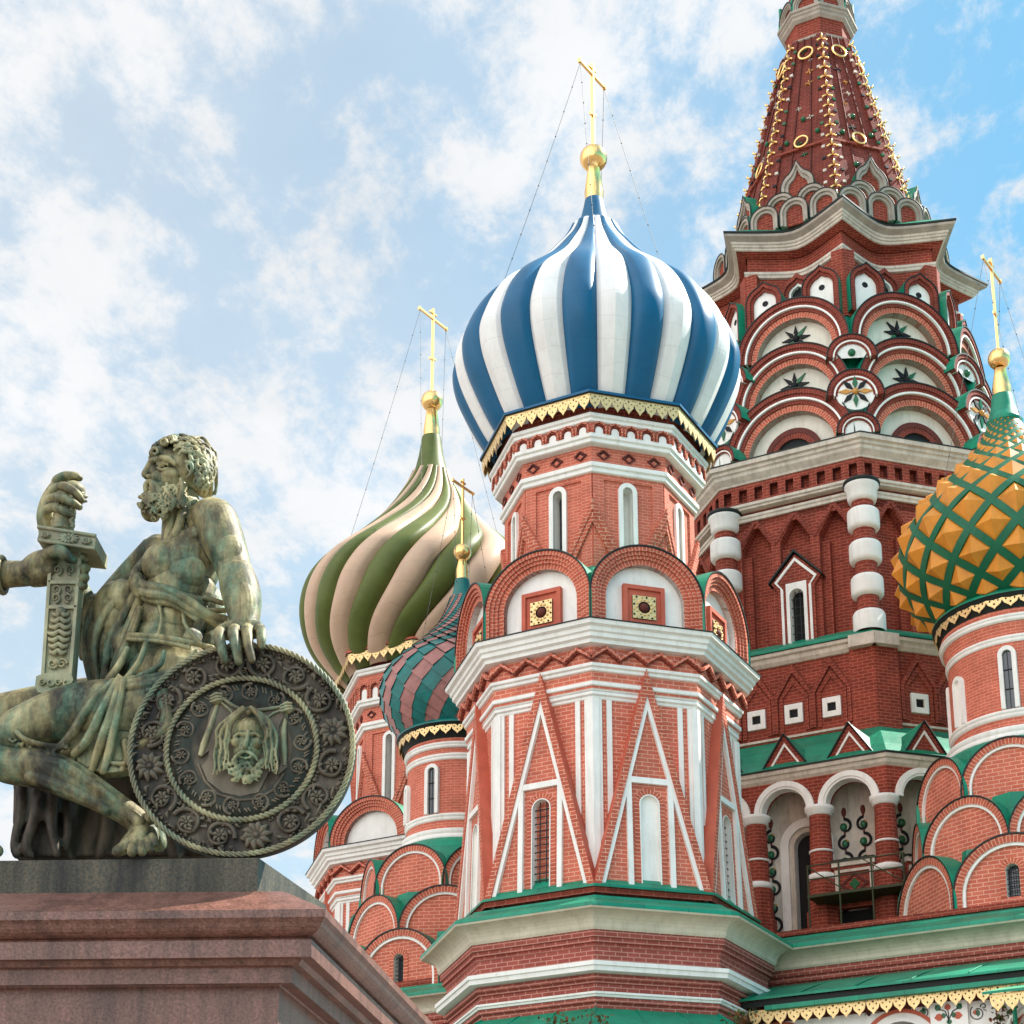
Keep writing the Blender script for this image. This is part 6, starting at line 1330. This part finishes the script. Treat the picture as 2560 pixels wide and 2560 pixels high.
h.done('gripping_hand', fig, voxel=.008, smooth=2)
# hanging cloth and seat
sea = Clay(); sea.slab([(60, 1430), (250, 1440), (420, 1400), (450, 1410), (455, 1500), (440, 1612), (40, 1617), (35, 1540)], 12.15, 12.9); sea.slab([(24, 1470), (120, 1475), (150, 1500), (130, 1616), (60, 1616), (22, 1612)], 12.05, 12.4)
for f in ([(40, 1480, 12.0, 14), (42, 1530, 11.98, 13), (28, 1590, 11.98, 10), (32, 1612, 11.98, 10)], [(70, 1490, 11.98, 14), (66, 1540, 11.95, 12), (50, 1595, 11.95, 11), (56, 1612, 11.96, 10)], [(100, 1500, 11.98, 14), (98, 1560, 11.95, 11), (108, 1612, 11.96, 8)], [(125, 1510, 12.05, 12), (128, 1560, 12.02, 10), (122, 1600, 12.02, 8)], [(85, 1490, 12.0, 10), (72, 1520, 11.92, 9), (82, 1545, 11.96, 6)], [(200, 1480, 12.2, 12), (205, 1540, 12.15, 14), (190, 1612, 12.15, 12)], [(300, 1470, 12.2, 14), (312, 1540, 12.12, 16), (330, 1612, 12.12, 14)]): sea.limb(f, 10)
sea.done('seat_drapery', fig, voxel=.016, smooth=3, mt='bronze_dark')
# ---------------------------------------------------------------- sword
sw = thing('sword', 'great bronze sword in a relief covered scabbard held upright between two hands', 'sword', (S(100, 1300, 11.85).x, 11.85, S(100, 1305, 11.85).z))
YS = 11.80; m = MB()
def quad(m, pts, Yf, th, mt='bronze'):
    A = [S(x, y, Yf) for x, y in pts]; B = [a+Vector((0, th, 0)) for a in A]; n = len(pts); m.add(A+B, [list(range(n))[::-1], [n+i for i in range(n)]]+[[i, (i+1) % n, n+(i+1) % n, n+i] for i in range(n)], mt)
L_ = lambda y: 92-(y-1050)*.066; Rr_ = lambda y: 153-(y-1050)*.079
quad(m, [(L_(1040), 1040), (Rr_(1040), 1040), (Rr_(1280), 1280), (L_(1280), 1280)], YS, .13)
for s_ in (0, 1):
    q = [(L_(y) if s_ == 0 else Rr_(y)-6, y) for y in (1040, 1280)]; quad(m, [q[0], (q[0][0]+6, 1040), (q[1][0]+6, 1280), q[1]], YS-.025, .05)
for y in (1095, 1142, 1272): quad(m, [(L_(y)+1, y), (Rr_(y)-1, y), (Rr_(y)-1, y+6), (L_(y)+1, y+6)], YS-.025, .05)
def curl(m, x, y, r, s_, Y=YS-.015, th=3.0, turns=1.4, a0=0, n=14): m.tube([S(x+r*(1-.8*i/n)*math.cos(a0+s_*turns*6.28*i/n), y+r*(1-.8*i/n)*math.sin(a0+s_*turns*6.28*i/n), Y) for i in range(n+1)], [th*MPX*(1-.5*i/n) for i in range(n+1)], 'bronze', 6)
mid = lambda y: (L_(y)+Rr_(y))/2
for y in (1075, 1112, 1128): 
    for s_ in (-1, 1): curl(m, mid(y)+s_*12, y, 9, s_, a0=math.pi/2); 
for i, y in enumerate((1160, 1172, 1184, 1196, 1208, 1220, 1232)):
    w_ = 20-abs(i-3)*2
    for s_ in (-1, 1): m.tube([S(mid(y), y-6, YS-.02), S(mid(y)+s_*w_*.5, y+1, YS-.03), S(mid(y)+s_*w_, y-1, YS-.015), S(mid(y)+s_*(w_+2), y-6, YS-.01)], [.016, .02, .014, .006], 'bronze', 6)
m.ball(S(mid(1155), 1155, YS-.01), .04, 'bronze', 10); curl(m, mid(1252)-9, 1252, 10, 1); curl(m, mid(1252)+9, 1252, 10, -1); m.ball(S(mid(1250), 1250, YS-.01), .03, 'bronze', 8)
build(m, 'scabbard', sw)
m = MB(); quad(m, [(68, 1276), (82, 1270), (134, 1270), (138, 1282), (130, 1300), (112, 1314), (72, 1306), (66, 1295)], YS-.03, .2)
for i in range(4): curl(m, 80+i*15, 1288, 7, 1 if i % 2 else -1, YS-.04)
build(m, 'chape', sw)
m = MB(); quad(m, [(71, 993), (85, 999), (181, 1010), (179, 1034), (140, 1030), (78, 1021), (70, 1018), (73, 1007)], YS-.12, .34)
for (a, b_) in (((71, 994), (181, 1011)), ((72, 1019), (179, 1035))):
    m.tube([S(a[0], a[1], YS-.125), S(b_[0], b_[1], YS-.125)], .014, 'bronze', 6)
for (x, y, r, n_) in ((130, 1016, 20, 12), (86, 1009, 9, 9), (163, 1021, 10, 9)):
    for i in range(n_): t = 6.28*i/n_; m.tube([S(x+r*.2*math.cos(t), y+r*.12*math.sin(t), YS-.125), S(x+r*.6*math.cos(t), y+r*.36*math.sin(t), YS-.14), S(x+r*math.cos(t), y+r*.5*math.sin(t), YS-.12)], [.006, .013, .005], 'bronze', 5)
    m.ball(S(x, y, YS-.13), .018, 'bronze', 8)
build(m, 'crossguard', sw)
m = MB(); P_ = [S(118+(1000-y)*.13, y, YS+.03) for y in range(1002, 925, -4)]; m.tube(P_, [.075+.006*(i % 2) for i in range(len(P_))], 'bronze', 14); P_ = [S(136+2*math.sin(i), 995-i*2.5, YS-.04) for i in range(16)]; m.tube(P_, .016, 'bronze', 6); build(m, 'grip', sw)
m = MB(); m.ball(S(138, 926, YS+.06), .088, 'bronze', 20, 1, 1, .8)
for i in range(7): t = i*.9; m.tube([S(146, 938, YS-.02), S(150+10*math.cos(t-1.2), 940+9*math.sin(t-1.2), YS-.03), S(154+12*math.cos(t-1.2), 940+11*math.sin(t-1.2), YS)], [.02, .02, .006], 'bronze', 6)
build(m, 'pommel', sw)
# ---------------------------------------------------------------- standing man: his forearm reaches in from the left
st = thing('standing_statue', 'bronze statue standing outside the left edge, only forearm and hand in view', 'statue', (S(-160, 1600, 12.3).x, 12.3, ZS))
a = Clay(); a.limb([(-260, 960, 12.3, 40), (-190, 1050, 12.2, 40), (-110, 1095, 12.1, 36)]); a.limb([(-120, 1096, 12.1, 34), (-40, 1092, 12.0, 33), (10, 1084, 11.92, 28), (50, 1082, 11.88, 26), (62, 1078, 11.86, 26)])
a.limb([(56, 1080, 11.86, 27), (74, 1066, 11.83, 28), (92, 1054, 11.79, 22)]); a.limb([(70, 1080, 11.84, 24), (92, 1076, 11.82, 20)]); a.limb([(66, 1090, 11.88, 20), (84, 1088, 11.9, 20), (98, 1085, 11.95, 18)])
a.limb([(80, 1052, 11.78, 15), (104, 1040, 11.70, 13.5), (118, 1042, 11.66, 13), (128, 1051, 11.66, 11.5), (138, 1057, 11.68, 9)], 12)
for x, y, r in ((160, 1052, 9.5), (162, 1072, 10), (160, 1090, 9.5), (156, 1106, 8)): a.limb([(100, y+4, 12.02, r), (140, y+2, 12.04, r), (158, y, 11.96, r), (x, y, 11.86, r), (x-6, y-1, 11.79, r*.85)], 10)
a.limb([(-250, 960, 12.35, 90), (-250, 1150, 12.4, 85), (-240, 1350, 12.4, 95), (-230, 1590, 12.4, 105)]); a.blob(-250, 800, 12.35, 48, 60, 50); a.limb([(-250, 850, 12.35, 34), (-250, 900, 12.35, 40)]); a.limb([(-300, 945, 12.4, 50), (-210, 945, 12.35, 48)])
for i in range(9): x = -320+i*18; a.limb([(x+20, 1150, 12.1, 12), (x, 1400, 12.05, 12), (x-5, 1600, 12.0, 12)], 8)
a.done('body', st, voxel=.0105, smooth=2)
m = MB(); P_ = [S(4, 1085, 11.92)+Vector((0, .125*math.cos(t), .125*math.sin(t))) for t in [6.28*i/20 for i in range(21)]]; m.tube(P_, .022, 'bronze', 8); P_ = [p-Vector((.07, 0, 0)) for p in P_]; m.tube(P_, .02, 'bronze', 8); build(m, 'cuff', st)
# ---------------------------------------------------------------- shield
sh = thing('shield', 'large round bronze shield with a bearded face in relief ringed by scrolls', 'shield', (S(457, 1617, 11.5).x, 11.5, ZS))
YF = 11.53; C0 = S(457, 1414, YF); RS = (S(670, 1414, YF)-S(457, 1414, YF)).length; SF = Frame(C0, (1, 0, 0), (0, 0, 1), (0, -1, 0))
def disc(m, prof, n=96, mt='bronze_dark'):
    rings = [[SF.p(r*RS*math.cos(6.28318*i/n), r*RS*math.sin(6.28318*i/n), d) for i in range(n)] for r, d in prof]; m.loft(rings, mt, True, True, flip=False)
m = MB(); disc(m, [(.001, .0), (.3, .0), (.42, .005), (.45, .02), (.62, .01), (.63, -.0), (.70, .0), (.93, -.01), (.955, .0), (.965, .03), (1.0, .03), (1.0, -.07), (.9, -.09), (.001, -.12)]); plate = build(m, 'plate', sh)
def rope(m, r, th, d, n=220, mt='bronze', tw=46):
    P = [SF.p(r*RS*math.cos(6.28318*i/n), r*RS*math.sin(6.28318*i/n), d) for i in range(n+1)]; m.tube(P, th*.82, mt, 8, cap=False)
    for i in range(tw*2):
        t0 = 6.28318*i/(tw*2); pts = []
        for j in range(6):
            q = j/5; t = t0+q*.11; ph = -1.3+2.6*q; pts.append(SF.p((r*RS+th*.9*math.sin(ph))*math.cos(t), (r*RS+th*.9*math.sin(ph))*math.sin(t), d+th*.55*math.cos(ph)+th*.15))
        m.tube(pts, [th*.18, th*.36, th*.42, th*.42, th*.36, th*.18], mt, 5)
m = MB(); rope(m, .984, .020, .025, tw=60); build(m, 'rim', sh)
m = MB(); rope(m, .665, .021, .018, tw=44); build(m, 'inner_ring', sh)
def spiral(m, u, v, r, s_, d, th, mt='bronze_dark', a0=0, turns=1.15):
    n = 22; P = [SF.p(u+r*(1-.62*i/n)*math.cos(a0+s_*turns*6.28*i/n), v+r*(1-.62*i/n)*math.sin(a0+s_*turns*6.28*i/n), d+.008*math.sin(i)) for i in range(n+1)]; m.tube(P, [th*(1.1-.5*i/n) for i in range(n+1)], mt, 6)
def rosette(m, u, v, r, d, n=8, mt='bronze_dark'):
    for i in range(n): t = 6.28318*i/n; m.tube([SF.p(u+r*.15*math.cos(t), v+r*.15*math.sin(t), d), SF.p(u+r*.6*math.cos(t+.1), v+r*.6*math.sin(t+.1), d+r*.35), SF.p(u+r*math.cos(t+.22), v+r*math.sin(t+.22), d)], [r*.10, r*.26, r*.08], mt, 6)
    m.ball(SF.p(u, v, d+r*.25), r*.22, mt, 8)
for i in range(16):
    t = 6.28318*(i+.5)/16; u, v = RS*.82*math.cos(t), RS*.82*math.sin(t); big = i in (3, 7, 11, 15) ; m = MB()
    if i in (8, 0, 12): rosette(m, u, v, RS*.135, .0, 10, 'bronze_dark'); m.ball(SF.p(u, v, -.0), RS*.12, 'bronze_dark', 14, 1, .35, 1); nm = 'boss'
    else:
        s_ = 1 if i % 2 else -1; spiral(m, u, v, RS*.135, s_, .015, .016, a0=t+math.pi/2*s_); rosette(m, u, v, RS*.070, .012, 7); nm = 'scroll'
        for j in range(7):      # leaf lobes along the stem
            q = t+s_*(.07*j-.2); rr_ = RS*(.82+.135*math.sin(j*1.3+i)); m.tube([SF.p(rr_*math.cos(q), rr_*math.sin(q), .005), SF.p((rr_+RS*.03)*math.cos(q+.03), (rr_+RS*.03)*math.sin(q+.03), .03), SF.p((rr_+RS*.045)*math.cos(q+.06*s_), (rr_+RS*.045)*math.sin(q+.06*s_), .01)], [.006, .014, .004], 'bronze_dark', 5)
        for j in range(9):      # tendrils filling the ground between the scrolls
            q = t+.19*(j/8-.5)*2.0; rr_ = RS*(.82+(.115 if j % 2 else -.115)); spiral(m, rr_*math.cos(q), rr_*math.sin(q), RS*.028, 1 if j % 2 else -1, .008, .007, a0=q*3)
    build(m, nm, plate)
for i in range(14):
    t = 6.28318*(i+.25)/14; u, v = RS*.53*math.cos(t), RS*.53*math.sin(t); m = MB(); s_ = 1 if i % 2 else -1; spiral(m, u, v, RS*.088, s_, .02, .011, a0=t); rosette(m, u, v, RS*.042, .018, 6)
    for j in range(5): q = t+s_*(.10*j-.2); m.tube([SF.p(RS*.56*math.cos(q), RS*.56*math.sin(q), .01), SF.p(RS*.60*math.cos(q+.04), RS*.60*math.sin(q+.04), .03)], [.010, .004], 'bronze_dark', 5)
    build(m, 'scroll', plate)
# the face on its hanging cloth
ZP = lambda x, y: ((x-895)*.2423*MPX, -(y-985)*.2423*MPX*1.08)
f = Clay()
def fb(x, y, r, d, rz=None, ry=None): u, v = ZP(x, y); f.m.ball(SF.p(u, v, d), r*.2423*MPX, 'bronze', 16, 1, (ry or 1), (rz or 1))
def fl(pts, r, d, sub=3):
    P = [SF.p(*ZP(x, y), d+(dd if len(q) > 2 else 0)) for q in pts for x, y, dd in [(*q, 0)[:3]]]; R0 = r if isinstance(r, list) else [r]*len(P); f.m.tube(P, [x*.2423*MPX for x in R0], 'bronze', 8); f.m.ball(P[0], R0[0]*.2423*MPX, 'bronze', 8); f.m.ball(P[-1], R0[-1]*.2423*MPX, 'bronze', 8)
fb(940, 870, 135, .0, 1.15, .9); fb(940, 980, 118, .012, 1.3, .95); fb(945, 840, 105, .05, .8, .7); fb(862, 960, 42, .075); fb(1025, 965, 42, .075); fb(940, 1110, 70, .03, 1, .8)
fl([(958, 890, .0), (955, 950, .018), (945, 1015, .035)], [15, 19, 24], .10); fb(922, 1020, 17, .105); fb(968, 1020, 17, .105)
fl([(845, 925), (880, 902), (925, 912), (940, 900)], [10, 15, 15, 10], .098); fl([(1050, 925), (1015, 902), (978, 910), (962, 900)], [10, 15, 15, 10], .098)
for x in (880, 1012): fb(x, 935, 19, .078, .6, .8); fl([(x-24, 944), (x, 951), (x+24, 944)], 6, .093)
fl([(938, 1042), (900, 1055), (862, 1085), (850, 1115)], [12, 17, 13, 7], .105); fl([(945, 1042), (985, 1055), (1025, 1085), (1040, 1115)], [12, 17, 13, 7], .105); fl([(905, 1082), (945, 1090), (985, 1082)], [8, 13, 8], .095)
for i in range(46):
    x, y = rs.uniform(800, 1075), rs.uniform(1070, 1265)
    if ((x-935)/135)**2+((y-1120)/150)**2 > 1 or (870 < x < 1000 and y < 1110): continue
    s_ = rs.choice((-1, 1)); fl([(x+17*math.cos(q*1.3*s_), y+q*5+17*math.sin(q*1.3*s_)) for q in range(5)], [15, 14, 12, 10, 6], .06+.02*rs.random())
fb(925, 1180, 75, .02, 1, .8)
for e in (-1, 1):           # long wavy hair
    for j in range(6):
        x0 = 950+e*(8+j*4); pts = []
        for q in range(12):
            t = q/11; x = 945+e*(30+(110+j*17)*math.sin(min(1, t*2.4)*1.57)+ (j*4)*t)+7*math.sin(q*1.6+j); y = 720+j*-4+t*(410+j*14)-30*math.sin(min(1, t*2.4)*1.57)*0+(t**1.2)*30; pts.append((x, y, .05-.035*abs(t-.3)))
        fl(pts, [15-q*.7 for q in range(12)], .052+.012*(j % 2))
fl([(945, 700, .03), (948, 735, .05)], 26, .03)
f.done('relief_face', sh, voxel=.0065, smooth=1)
m = MB(); cl = [(690, 610), (760, 640), (860, 690), (960, 705), (1080, 690), (1240, 690), (1235, 760), (1255, 1130), (1185, 1190), (1205, 1090), (1150, 900), (1130, 1130), (1040, 1320), (900, 1350), (760, 1320), (640, 1230), (590, 1120), (640, 1060), (640, 1000), (580, 1050), (560, 1040), (600, 860), (640, 680)]
m.prism(SF, [ZP(x, y) for x, y in cl], -.01, .022, 'bronze_dark')
def tb(pts, r, d, mt='bronze'): m.tube([SF.p(*ZP(x, y), d) for x, y in pts], [x*.2423*MPX for x in r] if isinstance(r, list) else r*.2423*MPX, mt, 8)
tb([(690, 640), (650, 800), (600, 950), (575, 1040)], [14, 26, 30, 20], .02); tb([(1235, 720), (1215, 860), (1225, 1000), (1235, 1120)], [14, 22, 26, 14], .02); tb([(1215, 730), (1170, 820), (1165, 960), (1185, 1080)], [12, 18, 18, 10], .02, 'bronze_dark')
tb([(730, 600), (800, 650), (880, 690), (960, 700), (1060, 690), (1200, 670)], [14, 16, 16, 16, 16, 14], .03); tb([(720, 630), (790, 690), (830, 740)], [10, 12, 6], .028); tb([(1200, 690), (1130, 720), (1090, 750)], [10, 12, 6], .028); tb([(560, 1100), (620, 1230), (720, 1330), (880, 1380), (1040, 1370), (1160, 1300), (1230, 1180)], [10, 12, 12, 12, 12, 12, 10], .02, 'bronze_dark')
for x, y in ((685, 608), (1238, 685)):
    m.ball(SF.p(*ZP(x, y), .03), .045, 'bronze', 14, 1, .8, .9)
    for q in (-1, 0, 1): tb([(x-48, y+10+q*22), (x, y+q*26-6), (x+46, y-10+q*20)], [6, 15, 6], .06)
build(m, 'relief_cloth', sh)
